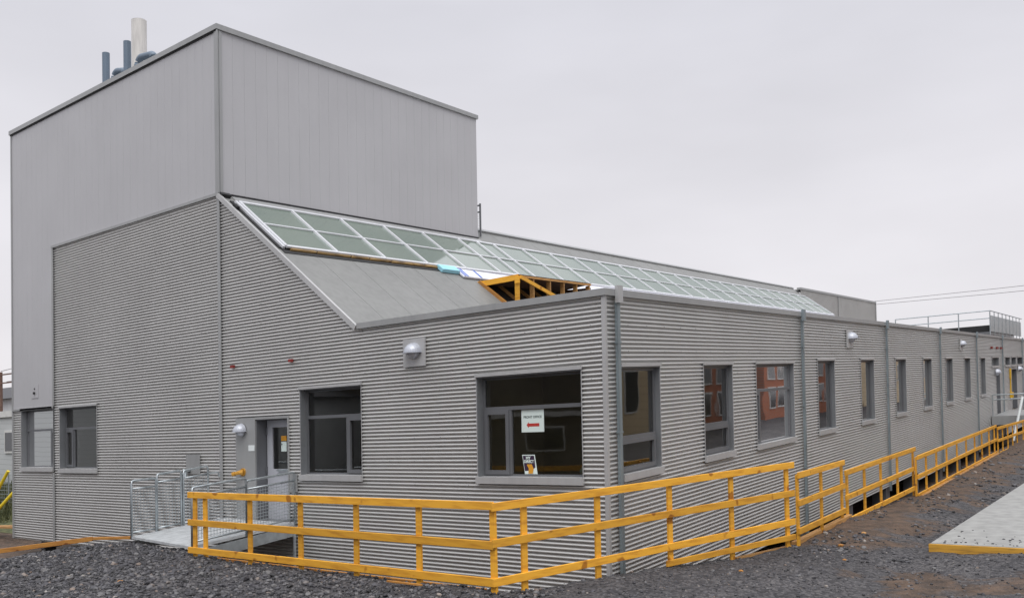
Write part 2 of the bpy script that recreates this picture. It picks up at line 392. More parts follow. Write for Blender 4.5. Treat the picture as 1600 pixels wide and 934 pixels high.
corrugated('corrugated_cladding', FT, -5.37, -0.05, -0.92, ZC, allF, B, M['clad'])
corrugated('corrugated_cladding', FT, -9.56, -5.37, -0.92, 7.05, allF, B, M['clad'], clips=[((P0.x, 0, P0.z-0.05), tuple(sn))])
corrugated('corrugated_cladding', FT, -17.12, -9.64, -0.92, 6.97, allF, B, M['clad'])
corrugated('corrugated_cladding', FT, -19.56, -17.19, -0.92, 2.67, allF, B, M['clad'])
corrugated('corrugated_cladding', RT, 0.05, 20.3, -1.15, ZC, allR, B, M['clad'])
corrugated('corrugated_cladding', RT, 20.3, 62, -1.42, ZC, allR, B, M['clad'])
mb = MB(); random.seed(2)
def screws(T, u0, u1, z0, z1, holes, lim=None):
    u = u0
    while u < u1:
        z = math.ceil(z0/(PITCH*6))*PITCH*6
        while z < z1:
            if not any(h[0]-.05 < u < h[1]+.05 and h[2]-.05 < z < h[3]+.08 for h in holes) and (lim is None or z < lim(u)):
                a, c = T(u-.006, -.004, z-.002), T(u+.006, .002, z+.010); mb.box(a, c)
            z += PITCH*6
        u += .61
screws(FT, -19.3, -17.3, -.8, 2.6, allF); screws(FT, -17.0, -9.7, -.8, 6.9, allF); screws(FT, -9.4, -.2, -.8, 6.9, allF, lambda u: 3.6 if u > -5.37 else 3.6+(-5.37-u)*.767); screws(RT, .7, 16, -1.0, 3.6, allR)
mb.build('screw_heads', M['frame'], B)['kind'] = 'stuff'
# inner boards
flatwall('inner_wall', FT, -19.5, -0.15, -0.85, 3.6, allF, B, M['interior'], 0.2)
flatwall('inner_wall', RT, 0.15, 61.9, -1.0, 3.6, allR, B, M['interior'], 0.2)
# tower
panelled('tower_panel_wall', FT, -17.15, -9.68, 7.02, 10.6, B, M['panel'])
panelled('tower_panel_wall', FT, -19.56, -17.15, 2.72, 10.6, B, M['panel'])
panelled('tower_panel_wall', lambda u, d, z: (XT0-d, u, z), 0.08, YT, 7.0, 10.6, B, M['panel'])
mb = MB(); mb.quad((XT0, YT, 2), (XT1, YT, 2), (XT1, YT, 10.6), (XT0, YT, 10.6)); mb.quad((XT1, 0.02, -.92), (XT1, YT, -.92), (XT1, YT, 10.6), (XT1, 0.02, 10.6))
mb.build('tower_rear_wall', M['panel'], B)
MB().box((XT1+.05, .05, 10.45), (XT0-.05, YT-.05, 10.5)).build('tower_roof', M['flatroof'], B)
mb = MB()
mb.box((XT1-.05, -.05, 10.585), (XT0+.05, .12, 10.70)); mb.box((XT0-.12, .12, 10.585), (XT0+.05, YT+.05, 10.70))
mb.box((XT1-.05, .12, 10.585), (XT1+.12, YT+.05, 10.70)); mb.box((XT1+.12, YT-.12, 10.585), (XT0-.12, YT+.05, 10.70))
mb.build('tower_coping', M['trim'], B)
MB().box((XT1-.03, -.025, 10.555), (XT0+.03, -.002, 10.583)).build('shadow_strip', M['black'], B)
# corner trims
mb = MB(); mb.box((-9.69, -.02, 7.02), (-9.585, .03, 10.58)).box((-9.60, .03, 7.02), (-9.575, .10, 10.58)); mb.build('tower_corner_trim', M['trim'], B)
MB().box((-9.585, -.035, 7.02), (-9.56, -.003, 10.57)).build('tower_corner_trim', M['trim'], B)
mb = MB(); mb.box((-9.645, -.02, -.92), (-9.555, .0, 6.95)); mb.build('vertical_seam_trim', M['trim'], B)
mb = MB(); mb.box((-17.2, -.02, 2.72), (-17.12, .0, 7.02)); mb.box((-17.2, -.02, -.92), (-17.12, 0, .94)); mb.build('vertical_seam_trim', M['trim'], B)
MB().box((-19.62, -.02, -.92), (-19.555, .05, 10.58)).build('corner_trim', M['trim'], B)
MB().box((-17.2, -.03, 6.965), (-9.62, .02, 7.03)).build('cladding_cap', M['trim'], B)
MB().box((-19.6, -.03, 2.665), (-17.2, .02, 2.72)).build('cladding_cap', M['trim'], B)
mb = MB(); mb.box((-.05, -.012, -1.1), (0.012, .0, ZC)); mb.box((0.0, 0.0, -1.1), (.012, .05, ZC)); mb.build('corner_trim', M['trimlight'], B)
# parapet coping
mb = MB(); mb.box((-5.3, -.04, 3.665), (.04, .22, 3.77)); mb.box((-.22, .22, 3.665), (.04, 62, 3.77)); mb.build('parapet_coping', M['trim'], B)
# roofs
mb = MB()
mb.quad(SP(0.0, -.02), SP(62, -.02), SP(62, 5.36), SP(0.0, 5.36)); 
mb2 = MB(); mb2.quad(SP(0.02, -.3, -.0), SP(38.0, -.3, 0), SP(38.0, 5.36, 0), SP(0.02, 5.36, 0)); mb2.quad(SP(YT, 5.36), SP(38.0, 5.36), SP(38.0, 5.97), SP(YT, 5.97))
mb2.build('sloped_roof', M['membrane'], B)
mb = MB()
for k in range(1, 9): mb.bar(SP(k*.98, .0, .0015), SP(k*.98, 2.75, .0015), .022, .004, sn)
for k in range(10, 38): mb.bar(SP(k, 5.0, .0015), SP(k, 5.95, .0015), .022, .004, sn)
mb.build('roof_lap_seam', M['membrane'], B)['kind'] = 'stuff'
q = SP(38, 5.97); mb = MB(); mb.poly([(-5.3, 38, 3.6), (q[0], 38, q[2]), (q[0], 38, 3.6)]); mb.build('roof_end_wall', M['panel'], B)
mb = MB(); mb.box((-5.6, .25, 3.5), (-.2, 61.9, 3.56)); mb.box((-19.5, YT, 7.0), (q[0], 54, 7.1)); mb.box((q[0], 38.05, 7.22), (XR-.02, 54, 7.3)); mb.build('flat_roof', M['flatroof'], B)
mb = MB(); mb.bar(SP(YT, 5.98, .03), SP(38, 5.98, .03), .14, .06, sn); mb.build('ridge_cap', M['trim'], B)
mb = MB(); mb.quad((-19.58, YT, -.9), (-19.58, 54, -.9), (-19.58, 54, 7.1), (-19.58, YT, 7.1)); mb.quad((0, 62, -1), (-19.58, 62, -1), (-19.58, 62, 3.5), (0, 62, 3.6)); mb.quad((-19.58, 54, -.9), (-19.58, 62, -.9), (-19.58, 62, 3.5), (-19.58, 54, 3.5)); mb.build('rear_wall', M['panel'], B)
# clerestory wall beyond the slope
corrugated('corrugated_cladding', lambda u, d, z: (XR+.0-d, u, z), 37.9, 54, 3.6, 7.25, [], B, M['clad'])
mb = MB(); mb.box((XR-.2, 37.8, 7.25), (XR+.04, 54.1, 7.37)); mb.box((XR-.2, 54.0, 3.6), (XR+.04, 54.1, 7.25)); mb.box((XR, 45.0, 3.6), (XR+.03, 45.12, 7.25)); mb.build('clerestory_trim', M['trim'], B)
mb = MB(); mb.quad((XR, 54.05, 3.4), (-19.58, 54.05, 3.4), (-19.58, 54.05, 7.1), (XR, 54.05, 7.25)); mb.build('clerestory_end', M['panel'], B)
# rake flashing (light) along the slope edge, eave kerb
mb = MB(); mb.bar(SP(-.02, -.06, -.015), SP(-.02, 5.33, -.015), .055, .10, sn); mb.build('rake_flashing', M['trimlight'], B)
mb = MB(); mb.box((XT0+.004, .1, 6.96), (XT0+.03, YT, 7.03)); mb.build('black_joint', M['black'], B)
MB().bar(SP(.3, 5.15, .01), SP(YT, 5.15, .01), .3, .02, sn).build('head_flashing', M['trim'], B)

# ---- skylight
SK = thing('dummy', (0, 0, 0), 'x', 'x'); bpy.data.objects.remove(SK)
bars = [0.27, 1.65, 3.11, 4.55, 6.0, 7.48, 8.32, 9.10] + [10.56 + 1.5*k for k in range(0, 18)] + [37.5]
bars = [b_ for b_ in bars if b_ < 37.7]
s0, s1, s2 = 2.97, 3.95, 4.93; H = .055
mb = MB()
mb.bar(SP(.27, s0, H+.01), SP(37.5, s0, H+.01), .07, .045, sn); mb.bar(SP(.27, s2, H+.01), SP(37.5, s2, H+.01), .07, .045, sn)
for y in bars: mb.bar(SP(y, s0, H+.012), SP(y, s2, H+.012), .06, .055, sn)
mb.bar(SP(.27, s1, H+.01), SP(37.5, s1, H+.01), .04, .04, sn)
# raised outer rail at the near end
mb.bar(SP(.2, s0-.03, H-.01), SP(.2, s2+.03, H-.01), .06, .06, sn)
sky_f = mb.build('skylight', M['sash'], B); props(sky_f, 'long sloping skylight of frosted panes in pale bars')
for k in range(len(bars)-1):
    for a, b_ in ((s0, s1), (s1, s2)):
        y0, y1 = bars[k]+.02, bars[k+1]-.02
        MB().quad(SP(y0, a+.02, H), SP(y1, a+.02, H), SP(y1, b_-.02, H), SP(y0, b_-.02, H)).build('pane', M['frosted'], sky_f)
mb = MB()
mb.bar(SP(.15, s0-.02, .0), SP(.15, s2+.1, .0), .09, .06, sn); mb.bar(SP(.14, s0-.12, .0), SP(4.95, s0-.12, .0), .16, .03, sn)
mb.bar(SP(-.01, 5.25, .04), SP(.22, 5.25, .04), .10, .08, sn); mb.bar(SP(.04, 4.72, .04), SP(.12, 4.72, .04), .16, .07, sn)
mb.build('curb', M['black'], sky_f)
mb = MB(); random.seed(3); y = .36
while y < 4.75:
    l = random.uniform(.5, 1.2); mb.bar(SP(y, s0-.065, .03), SP(min(y+l, 4.88), s0-.065+random.uniform(-.01,.01), .03), random.uniform(.03, .06), .05, sn); y += l+.04
mb.build('lath', M['osb'], sky_f)
mb = MB(); mb.quad(SP(7.3, s0-.48, .01), SP(37.5, s0-.48, .01), SP(37.5, s0-.03, .05), SP(7.3, s0-.03, .05)); mb.build('sill_flashing', M['whitefilm'], sky_f)

# ---- windows
def window(T, u0, u1, z0, z1, layout, org, R=.17):
    """outer trim + deep reveal as the part; frame bars, glass, sill and sash as sub-parts"""
    t = .012
    O = T(u0, 0, z0)
    mb = MB()
    bx = lambda a, b_: mb.box(T(*a), T(*b_))
    bx((u0-.02, -.03, z1-.012), (u1+.02, .0, z1+.04)); bx((u0-.008, -.008, z0+.06), (u0, .0, z1-.012)); bx((u1, -.008, z0+.06), (u1+.008, .0, z1-.012))
    win = mb.build('window', M['trimlight'], B, origin=O)
    mb = MB()
    bx = lambda a, b_: mb.box(T(*a), T(*b_))
    bx((u0, 0, z0+.02), (u0+t, R+.05, z1)); bx((u1-t, 0, z0+.02), (u1, R+.05, z1)); bx((u0+t, 0, z1-t-.02), (u1-t, R+.05, z1))
    mb.build('reveal', M['reveal'], win)
    mb = MB()
    mb.box(T(u0-.02, -.045, z0-.01), T(u1+.02, .0, z0+.10)); mb.box(T(u0+t, .0, z0+.0), T(u1-t, R+.04, z0+.095))
    mb.build('sill', M['trimlight'], win)
    mb = MB(); fb = .045; a0, a1, b0, b1 = u0+t, u1-t, z0+.095, z1-.032
    bx = lambda a, b_: mb.box(T(*a), T(*b_))
    bx((a0, R-.02, b0), (a0+fb, R+.03, b1)); bx((a1-fb, R-.02, b0), (a1, R+.03, b1)); bx((a0+fb, R-.02, b1-fb), (a1-fb, R+.03, b1)); bx((a0+fb, R-.02, b0), (a1-fb, R+.03, b0+fb*.7))
    sash = []
    if layout[0] == 'transom':            # transom bar, then a narrow casement on one side below
        zt = layout[1]; bx((a0+fb, R-.035, zt-.03), (a1-fb, R+.03, zt+.03))
        sw = layout[3]
        if layout[2] == 'L': um = a0+fb+sw; bx((um-.02, R-.03, b0+fb*.7), (um+.03, R+.03, zt-.03)); sash = [(a0+fb, um-.02, b0+fb*.7, zt-.03)]
        else: um = a1-fb-sw; bx((um-.03, R-.03, b0+fb*.7), (um+.02, R+.03, zt-.03)); sash = [(um+.02, a1-fb, b0+fb*.7, zt-.03)]
    elif layout[0] == 'low':              # fixed above, hopper sash below
        zt = layout[1]; bx((a0+fb, R-.035, zt-.03), (a1-fb, R+.03, zt+.03)); sash = [(a0+fb, a1-fb, b0+fb*.7, zt-.03)]
    mb.build('frame', M['frame'], win)
    for (p, q_, r_, s_) in sash:
        w_ = .065; mb = MB(); bx = lambda a, b_: mb.box(T(*a), T(*b_))
        bx((p, R-.045, r_), (p+w_, R+.0, s_)); bx((q_-w_, R-.045, r_), (q_, R+.0, s_)); bx((p+w_, R-.045, s_-w_), (q_-w_, R+.0, s_)); bx((p+w_, R-.045, r_), (q_-w_, R+.0, r_+w_))
        mb.build('casement', M['frame'], win)
    MB().quad(T(a0+.01, R+.004, b0+.01), T(a1-.01, R+.004, b0+.01), T(a1-.01, R+.004, b1-.01), T(a0+.01, R+.004, b1-.01)).build('glass', M['glass'], win)
    return win
def lab(o, t): o['label'] = t
lab(window(FT, *F_WIN[0], ('transom', 2.06, 'L', .52), None), 'wide front window with a casement at its left and papers on the glass')
lab(window(FT, *F_WIN[1], ('transom', 2.07, 'R', .48), None), 'front window beside the door with a casement at its right')
window(FT, *F_WIN[2], ('transom', 2.09, 'L', .42), None); window(FT, *F_WIN[3], ('transom', 2.09, 'R', .36), None)
window(RT, *R_WIN[0], ('low', 1.5), None, .105); window(RT, *R_WIN[1], ('low', 1.5), None, .105); window(RT, *R_WIN[2], ('transom', 2.05, 'L', .30), None, .105)
nw = window(RT, *R_WIN[3], ('plain',), None, .105)
def copy_part(root, du):
    r = root.copy(); COL.objects.link(r); r.location = root.location + (W(RT(du, 0, 0)))
    for ch in list(root.children):
        c = ch.copy(); COL.objects.link(c); c.parent = r
    return r
for w in R_WIN[4:]: copy_part(nw, w[0]-R_WIN[3][0])
for w in R_SMALL: window(RT, *w, ('plain',), None)

# ---- front door with flat side panel
mb = MB(); mb.box((-9.07, -.012, -.02), (-8.41, .02, 2.13)); mb.box((-8.41, -.012, 2.085), (-7.33, .02, 2.135)); mb.box((-7.37, -.012, -.02), (-7.33, .02, 2.085)); mb.build('door_surround', M['trim'], B)
mb = MB(); mb.box((-8.41, 0.02, 0), (-8.39, .34, 2.085)); mb.box((-7.39, .02, 0), (-7.37, .34, 2.085)); mb.box((-8.39, .02, 2.065), (-7.39, .34, 2.085)); mb.box((-8.39, .02, -.02), (-7.39, .34, .01)); mb.build('door_reveal', M['frame'], B)
mb = MB()
for a, b_ in (((-8.37, .26, .01), (-8.20, .31, 2.05)), ((-7.5, .26, .01), (-7.39, .31, 2.05)), ((-8.20, .26, 1.90), (-7.5, .31, 2.05)), ((-8.20, .26, .01), (-7.5, .31, 1.04))): mb.box(a, b_)
door = mb.build('door', M['doorpaint'], B)
MB().quad((-8.20, .285, 1.04), (-7.5, .285, 1.04), (-7.5, .285, 1.9), (-8.20, .285, 1.9)).build('glass', M['glass'], door)
mb = MB(); mb.box((-8.0, .2, 1.0), (-7.45, .23, 1.035)); mb.box((-8.0, .23, 1.0), (-7.95, .26, 1.035)); mb.build('handle', M['galv'], door)
for z in (1.75, .95, .2): MB().box((-8.385, .235, z), (-8.355, .26, z+.14)).build('hinge', M['frame'], door)

def wall_light(T, u, z, plate=True, r=.17):
    if plate:
        mb = MB(); mb.box(T(u-.26, -.03, z-.25), T(u+.26, .0, z+.24)); mb.build('vent_plate', M['trimlight'], B, origin=T(u, 0, z))
    mb = MB(); n = 14
    def g(a, b_, rr, bot):       # a: round the wall plane, b_: outwards
        return T(u + rr*math.cos(a)*math.cos(b_), -.03 - rr*1.15*math.sin(b_), z + rr*math.sin(a)*math.cos(b_))
    for half, rr in ((0, r), (1, r*.72)):
        for i in range(n):
            for j in range(8):
                a0 = PI*half + PI*i/n; a1 = PI*half + PI*(i+1)/n; b0 = PI/2*j/8; b1 = PI/2*(j+1)/8
                mb.quad(g(a0, b0, rr, 0), g(a1, b0, rr, 0), g(a1, b1, rr, 0), g(a0, b1, rr, 0))
    pts = [T(u + r*1.12*math.cos(t), -.03 - r*1.3*math.sin(t), z) for t in [PI*k/n for k in range(n+1)]]
    low = [(p[0], p[1], p[2]-.012) for p in pts]
    mb.poly(pts); mb.poly(low)
    for k in range(n): mb.quad(pts[k], pts[k+1], low[k+1], low[k])
    mb.build('wall_light', M['lampcase'], B, origin=T(u, 0, z), smooth=False, recalc=False)
wall_light(FT, -3.86, 3.12); wall_light(FT, -8.85, 1.86, False, .16)
wall_light(RT, 12.6, 3.22); wall_light(RT, 28.7, 3.22); wall_light(RT, 38.0, 1.9, False, .2); wall_light(RT, 46.6, 1.95, False, .2)
MB().box((-8.63, -.02, 1.44), (-8.43, -.012, 1.56)).build('door_number_plate', M['white'], B)
mb = MB(); mb.tube([(-8.82, -.0, 1.0), (-8.82, -.04, 1.0)], .085, 12); mb.tube([(-8.82, -.03, 1.0), (-8.86, -.09, 1.0), (-8.93, -.14, .98)], [.06, .045, .035], 10); mb.tube([(-8.93, -.14, .98), (-8.98, -.17, .97)], .045, 10)
mb.build('hose_connection', M['brass'], B)
mb = MB(); mb.box((-10.91, -.02, .95), (-10.39, .0, 1.38)); mb.build('meter_plate', M['trim'], B)
mb = MB(); mb.tube([(-10.75, -.02, 1.03), (-10.75, -.12, 1.03), (-10.75, -.14, .9)], .035, 8); mb.tube([(-10.78, -.02, 1.0), (-10.9, -.1, 1.05)], .03, 8); mb.build('hose_tap', M['galv'], B)
for x, z in ((-9.14, 3.23), (-7.22, 3.22)): MB().box((x-.05, -.05, z-.03), (x+.05, .0, z+.03)).build('red_bracket', M['red'], B)
for y in (36.8, 38.6, 40.0): MB().box((0, y-.2, 3.1), (.06, y+.2, 3.2)).build('red_bracket', M['red'], B)
mb = MB(); mb.box((-18.42, -.012, 2.98), (-18.02, .0, 3.36)); jb = mb.build('junction_box', M['panel'], B)
mb = MB(); mb.tube([(-18.22, -.012, 3.12), (-18.22, -.05, 3.12)], .035, 10).tube([(-18.22, -.012, 3.24), (-18.22, -.03, 3.24)], .02, 8); mb.build('knob', M['black'], jb)
mb = MB(); mb.box((-7.30, -.02, .62), (-7.08, .0, .98)); mb.build('flat_plate', M['trim'], B)
# far side doors
for d in R_DOOR:
    dd = MB().box((-.30, d[0], d[2]), (-.25, d[1], d[3])).build('side_door', M['doorpaint'], B, origin=(-.3, d[0], d[2]))
    mb = MB(); mb.box((-.30, d[0], d[2]), (.0, d[0]+.03, d[3])); mb.box((-.30, d[1]-.03, d[2]), (0, d[1], d[3])); mb.box((-.3, d[0]+.03, d[3]-.03), (0, d[1]-.03, d[3])); mb.build('frame', M['frame'], dd)
    MB().box((-.25, d[0]+.15, .9), (-.18, d[0]+.25, 1.1)).build('handle', M['galv'], dd)
mb = MB(); mb.box((0, 43.0, 1.5), (.05, 43.35, 2.05)); mb.box((0.0, 43.1, .75), (.04, 43.3, 1.5)); mb.box((0, 42.95, .45), (.12, 43.45, .75)); mb.build('yellow_bracket', M['orangetool'], B)
# downpipes
for y in (.32, 8.75, 16.4, 24.3, 32.4, 40.4, 48.5):
    zb = -1.28 if y < 20 else -1.55; mb = MB(); mb.box((.012, y-.04, zb), (.062, y+.04, 3.6)); 
    for z in (.2, 1.6, 2.95): mb.box((.005, y-.06, z), (.066, y+.06, z+.025))
    dp = mb.build('downpipe', M['pipe'], B, origin=(0, y, -1.2))
    mb = MB(); mb.box((.042, y-.07, 3.56), (.10, y+.07, 3.82)); mb.build('leader_head', M['pipe'] if y > 1 else M['trimlight'], dp)
# floor frame, piers, rooms
mb = MB(); mb.box((-19.3, .3, -.55), (-.3, 61.5, -.02)); mb.build('floor_slab', M['intdark'], B)
mb = MB(); mb.box((-19.3, .3, 2.8), (-.25, 61.5, 2.86)); mb.build('ceiling', M['ceil'], B)
mb = MB()
for x in (-9.5, -13.5): mb.box((x, .25, -.02), (x+.1, 6.0, 2.8))
mb.box((-19.3, 5.5, -.02), (-9.5, 5.6, 2.8)); mb.box((-9.4, 4.8, -.02), (-.25, 4.9, 2.8)); mb.box((-4.3, 4.9, -.02), (-4.2, 61, 2.8)); mb.box((-4.6, .25, -.02), (-4.5, 4.8, 2.8))
for y in (9.2, 17, 25, 33): mb.box((-4.2, y, -.02), (-.25, y+.1, 2.8))
mb.build('partition_wall', M['interior'], B)
for y in (2, 8.75, 12.5, 16.4, 20.3, 24.3, 28, 32.4, 36, 40.4):
    MB().box((-.45, y-.2, -2.2), (-.05, y+.2, -.55)).build('pier', M['frame'], B)
for x in (-18.9, -14, -11): MB().box((x-.12, .5, -2.2), (x+.12, .8, -1.25)).box((x-.25, .4, -1.25), (x+.25, .9, -1.12)).box((x-.12, .5, -1.12), (x+.12, .8, -.55)).build('pier', M['frame'], B)
mb = MB(); mb.box((-19.4, .2, -.86), (-.2, .34, -.56)); mb.box((-.34, .34, -1.0), (-.2, 61, -.56)); mb.build('rim_beam', M['black'], B)
mb = MB()
for k in range(5): mb.box((-6.7+k*.02, .9+k*.6, 1.0), (-5.4, .93+k*.6, 1.06))
# rooftop stacks (parts of the tower)
def stack(x, y, z1, r, mat, name='vent_pipe'):
    mb = MB(); mb.tube([(x, y, 10.4), (x, y, z1)], r, 18, caps=False); mb.tube([(x, y, z1), (x, y, z1-.5)], r*.86, 18, caps=False)
    i = len(mb.v)
    for k in range(18):
        t0, t1 = 2*PI*k/18, 2*PI*(k+1)/18
        mb.quad((x+r*math.cos(t0), y+r*math.sin(t0), z1), (x+r*math.cos(t1), y+r*math.sin(t1), z1), (x+r*.86*math.cos(t1), y+r*.86*math.sin(t1), z1), (x+r*.86*math.cos(t0), y+r*.86*math.sin(t0), z1))
    return mb.build(name, mat, B, origin=(x, y, 10.4), smooth=False)
stack(-18.07, 2, 13.09, .105, M['bluepipe']); stack(-16.88, 2, 13.08, .105, M['bluepipe']); stack(-16.24, 2, 13.48, .205, M['palepipe'])
def gooseneck(x, y, z, r, reach, mat):
    pts = [(x, y, 10.4), (x, y, z)]
    for k in range(1, 9):
        t = PI/2*k/8; pts.append((x + .18*(1-math.cos(t)), y, z + .18*math.sin(t)))
    pts.append((x+.18+reach, y+.06, z+.16))
    for k in range(1, 5): 
        t = PI/2*k/5; pts.append((x+.18+reach+.16*math.sin(t), y+.06, z+.16-.16*(1-math.cos(t))))
    mb = MB(); mb.tube(pts, r, 14); mb.tube([(x, y, z-.06), (x, y, z+.02)], r*1.12, 14); mb.build('gooseneck_vent', mat, B, origin=(x, y, 10.4), smooth=True)
gooseneck(-17.5, 1.95, 12.15, .095, .15, M['bluepipe']); gooseneck(-15.42, 1.5, 11.84, .095, .35, M['bluepipe'])

# guard rail on the roof behind the tower
gr = thing('roof_guard_rail', (-9.75, YT+.2, 7.2), 'short dark guard rail with mesh on the roof behind the tower corner', 'railing')
mb = MB(); mb.tube([(-9.7, 9.12, 7.1), (-9.7, 9.12, 8.1)], .03, 8); mb.build('post', M['frame'], gr)
for z in (8.05, 7.85): MB().tube([(-11.5, 9.05, z), (-9.7, 9.12, z)], .025, 8).build('rail', M['frame'], gr)
mb = MB()
for k in range(12): mb.tube([(-11.4, 9.1, 7.15+k*.055), (-9.72, 9.1, 7.15+k*.055)], .004, 4)
for k in range(24): mb.tube([(-11.4+k*.07, 9.1, 7.12), (-11.4+k*.07, 9.1, 7.82)], .004, 4)
mb.build('mesh_panel', M['galv'], gr)

# ------------------------------------------------------------------ signs and things at the windows
def text_mesh(txt, size, T, u, d, z, name, mat, parent, bold=0.0, sx=1.0):
    cu = bpy.data.curves.new('t', 'FONT'); cu.body = txt; cu.size = size; cu.align_x = 'CENTER'; cu.align_y = 'CENTER'; cu.offset = bold
    to = bpy.data.objects.new('t', cu); COL.objects.link(to)
    dg = bpy.context.evaluated_depsgraph_get(); me = bpy.data.meshes.new_from_object(to.evaluated_get(dg))
    bpy.data.objects.remove(to); bpy.data.curves.remove(cu)
    w0 = W(ORG[parent.name])
    for v in me.vertices: v.co = W(T(u + v.co.x*sx, d, z + v.co.y)) - w0
    me.materials.clear(); me.materials.append(mat); me.name = name
    o = bpy.data.objects.new(name, me); COL.objects.link(o); o.parent = parent; ORG[o.name] = ORG[parent.name]; return o
gd = .171
s1_ = MB().box((-1.69, gd-.003, 1.66), (-1.25, gd, 2.02)).build('paper_sign', M['paper'], origin=(-1.47, gd, 1.66))
props(s1_, 'white paper sign with lettering above a red left-pointing arrow, taped in wide front window', 'sign')
text_mesh('FRONT OFFICE', .053, FT, -1.47, gd-.005, 1.90, 'lettering', M['ink'], s1_, .0012, 1.0)
mb = MB(); mb.poly([(-1.59, gd-.005, 1.775), (-1.545, gd-.005, 1.825), (-1.545, gd-.005, 1.80), (-1.34, gd-.005, 1.80), (-1.34, gd-.005, 1.75), (-1.545, gd-.005, 1.75), (-1.545, gd-.005, 1.725)]); mb.build('arrow', M['redink'], s1_)
s2_ = MB().poly([(-1.69, gd-.004, 1.30), (-1.44, gd-.004, 1.30), (-1.39, gd-.004, .99), (-1.64, gd-.004, .99)]).build('poster', M['paper'], origin=(-1.55, gd, .99))
props(s2_, 'small tilted dark poster with white words and orange figure at foot of front window', 'poster')
MB().poly([(-1.675, gd-.006, 1.285), (-1.455, gd-.006, 1.285), (-1.43, gd-.006, 1.10), (-1.50, gd-.006, 1.05), (-1.64, gd-.006, 1.04)]).build('dark_print', M['purple'], s2_)
text_mesh('MY', .065, FT, -1.57, gd-.008, 1.245, 'lettering', M['paper'], s2_, .003)
text_mesh('DIRECT', .062, FT, -1.555, gd-.008, 1.19, 'lettering', M['paper'], s2_, .003, .9)
MB().poly([(-1.60, gd-.009, 1.145), (-1.50, gd-.009, 1.15), (-1.465, gd-.009, 1.08), (-1.48, gd-.009, 1.0), (-1.57, gd-.009, 1.0), (-1.56, gd-.009, 1.08)]).build('orange_figure', M['orange'], s2_)
s3_ = MB().box((-7.93, .275, 1.40), (-7.76, .279, 1.60)).build('paper_notice', M['paper'], origin=(-7.85, .27, 1.4)); props(s3_, 'white paper notice taped inside the glass of grey front door', 'notice')
MB().box((-7.92, .272, 1.53), (-7.895, .2745, 1.565)).build('ink_mark', M['ink'], s3_)
s4_ = MB().box((-7.93, .275, 1.615), (-7.76, .279, 1.72)).build('paper_notice', M['orange'], origin=(-7.85, .27, 1.6)); props(s4_, 'small orange printed notice above the white notice on front door', 'notice')
mb = MB()
for i in range(12):
    for j in range(6):
        f_ = lambda a, b_: (-.62+.24*math.cos(a)*math.cos(b_), .62+.2*math.sin(a)*math.cos(b_), .98+.17*math.sin(b_))
        a0, a1, b0, b1 = 2*PI*i/12, 2*PI*(i+1)/12, PI/2*j/6, PI/2*(j+1)/6
        mb.quad(f_(a0, b0), f_(a1, b0), f_(a1, b1), f_(a0, b1))
for x in (-.84, -.40): mb.box((x-.02, .6, 0), (x+.02, .64, .99))
props(mb.build('chair', M['ball'], origin=(-.62, .62, 0)), 'light blue rounded chair back behind the wide front window', 'chair')
dk = thing('desk', (-1.2, 1.2, 0), 'dark desk inside behind the wide front window', 'desk')
MB().box((-2.3, 1.0, .72), (-.6, 1.7, .76)).build('desk_top', M['desk'], dk)
for x in (-2.25, -.68):
    for y in (1.04, 1.62): MB().box((x, y, 0), (x+.05, y+.05, .72)).build('leg', M['frame'], dk)

# ------------------------------------------------------------------ access ramp at the front door
rp = thing('access_ramp', (-8.4, -1.1, -.1), 'galvanised access ramp with mesh railings bridging the trench to the front door', 'ramp')
RX0, RX1 = -9.65, -7.15
mb = MB()
for k in range(12):
    x0 = RX0 + (RX1-RX0)*k/12; yb = -2.02 - .28*(k+.5)/12
    mb.box((x0+.004, yb, -.13), (x0+(RX1-RX0)/12-.004, -.03, -.085+.0))
dkp = mb.build('deck', M['galvdeck'], rp)
for v in dkp.data.vertices: v.co.z += .035*(v.co.y+2.2)*.9
MB().bar((RX1+.02, -2.2, -.24), (RX1+.02, -.04, -.13), .05, .2).build('beam', M['galv'], rp); MB().bar((RX0-.02, -1.95, -.24), (RX0-.02, -.04, -.13), .05, .2).build('beam', M['galv'], rp)
for x in (-7.1, -9.6): MB().tube([(x, -.08, -1.4), (x, -.08, -.2)], .03, 8).build('support_post', M['galv'], rp)
def rail_panel(y0, y1, x, zb0, zb1, h, parent, step=.062, r=.024, mid=.16):
    p = MB(); top0, top1 = zb0+h, zb1+h
    p.tube([(x, y0, zb0), (x, y0, top0-.06), (x, y0+.02, top0-.015), (x, y0+.06, top0), (x, y1-.06, top1), (x, y1-.02, top1-.015), (x, y1, top1-.06), (x, y1, zb1)], r, 8)
    fr = p.build('railing_panel', M['galv'], parent, smooth=True)
    MB().tube([(x, y0, top0-mid), (x, y1, top1-mid)], r*.8, 8).build('rail', M['galv'], fr, smooth=True); MB().tube([(x, y0, zb0+.12), (x, y1, zb1+.12)], r*.8, 8).build('rail', M['galv'], fr, smooth=True)
    p = MB(); L = y1-y0; n_ = max(2, int(L/step))
    for k in range(1, n_):
        y = y0+L*k/n_; z = zb0+(zb1-zb0)*k/n_; p.tube([(x, y, z+.12), (x, y, z+h-mid)], .0055, 4, False)
    nz = int((h-mid-.12)/step)
    for k in range(1, nz): p.tube([(x, y0, zb0+.12+k*step), (x, y1, zb1+.12+k*step)], .0055, 4, False)
    p.build('mesh_infill', M['galv'], fr)
rail_panel(-2.02, -1.50, RX0+.02, -.09, -.09, 1.13, rp); rail_panel(-1.47, -.93, RX0+.0, -.09, -.07, 1.2, rp); rail_panel(-.88, -.30, RX0, -.08, -.04, 1.2, rp)
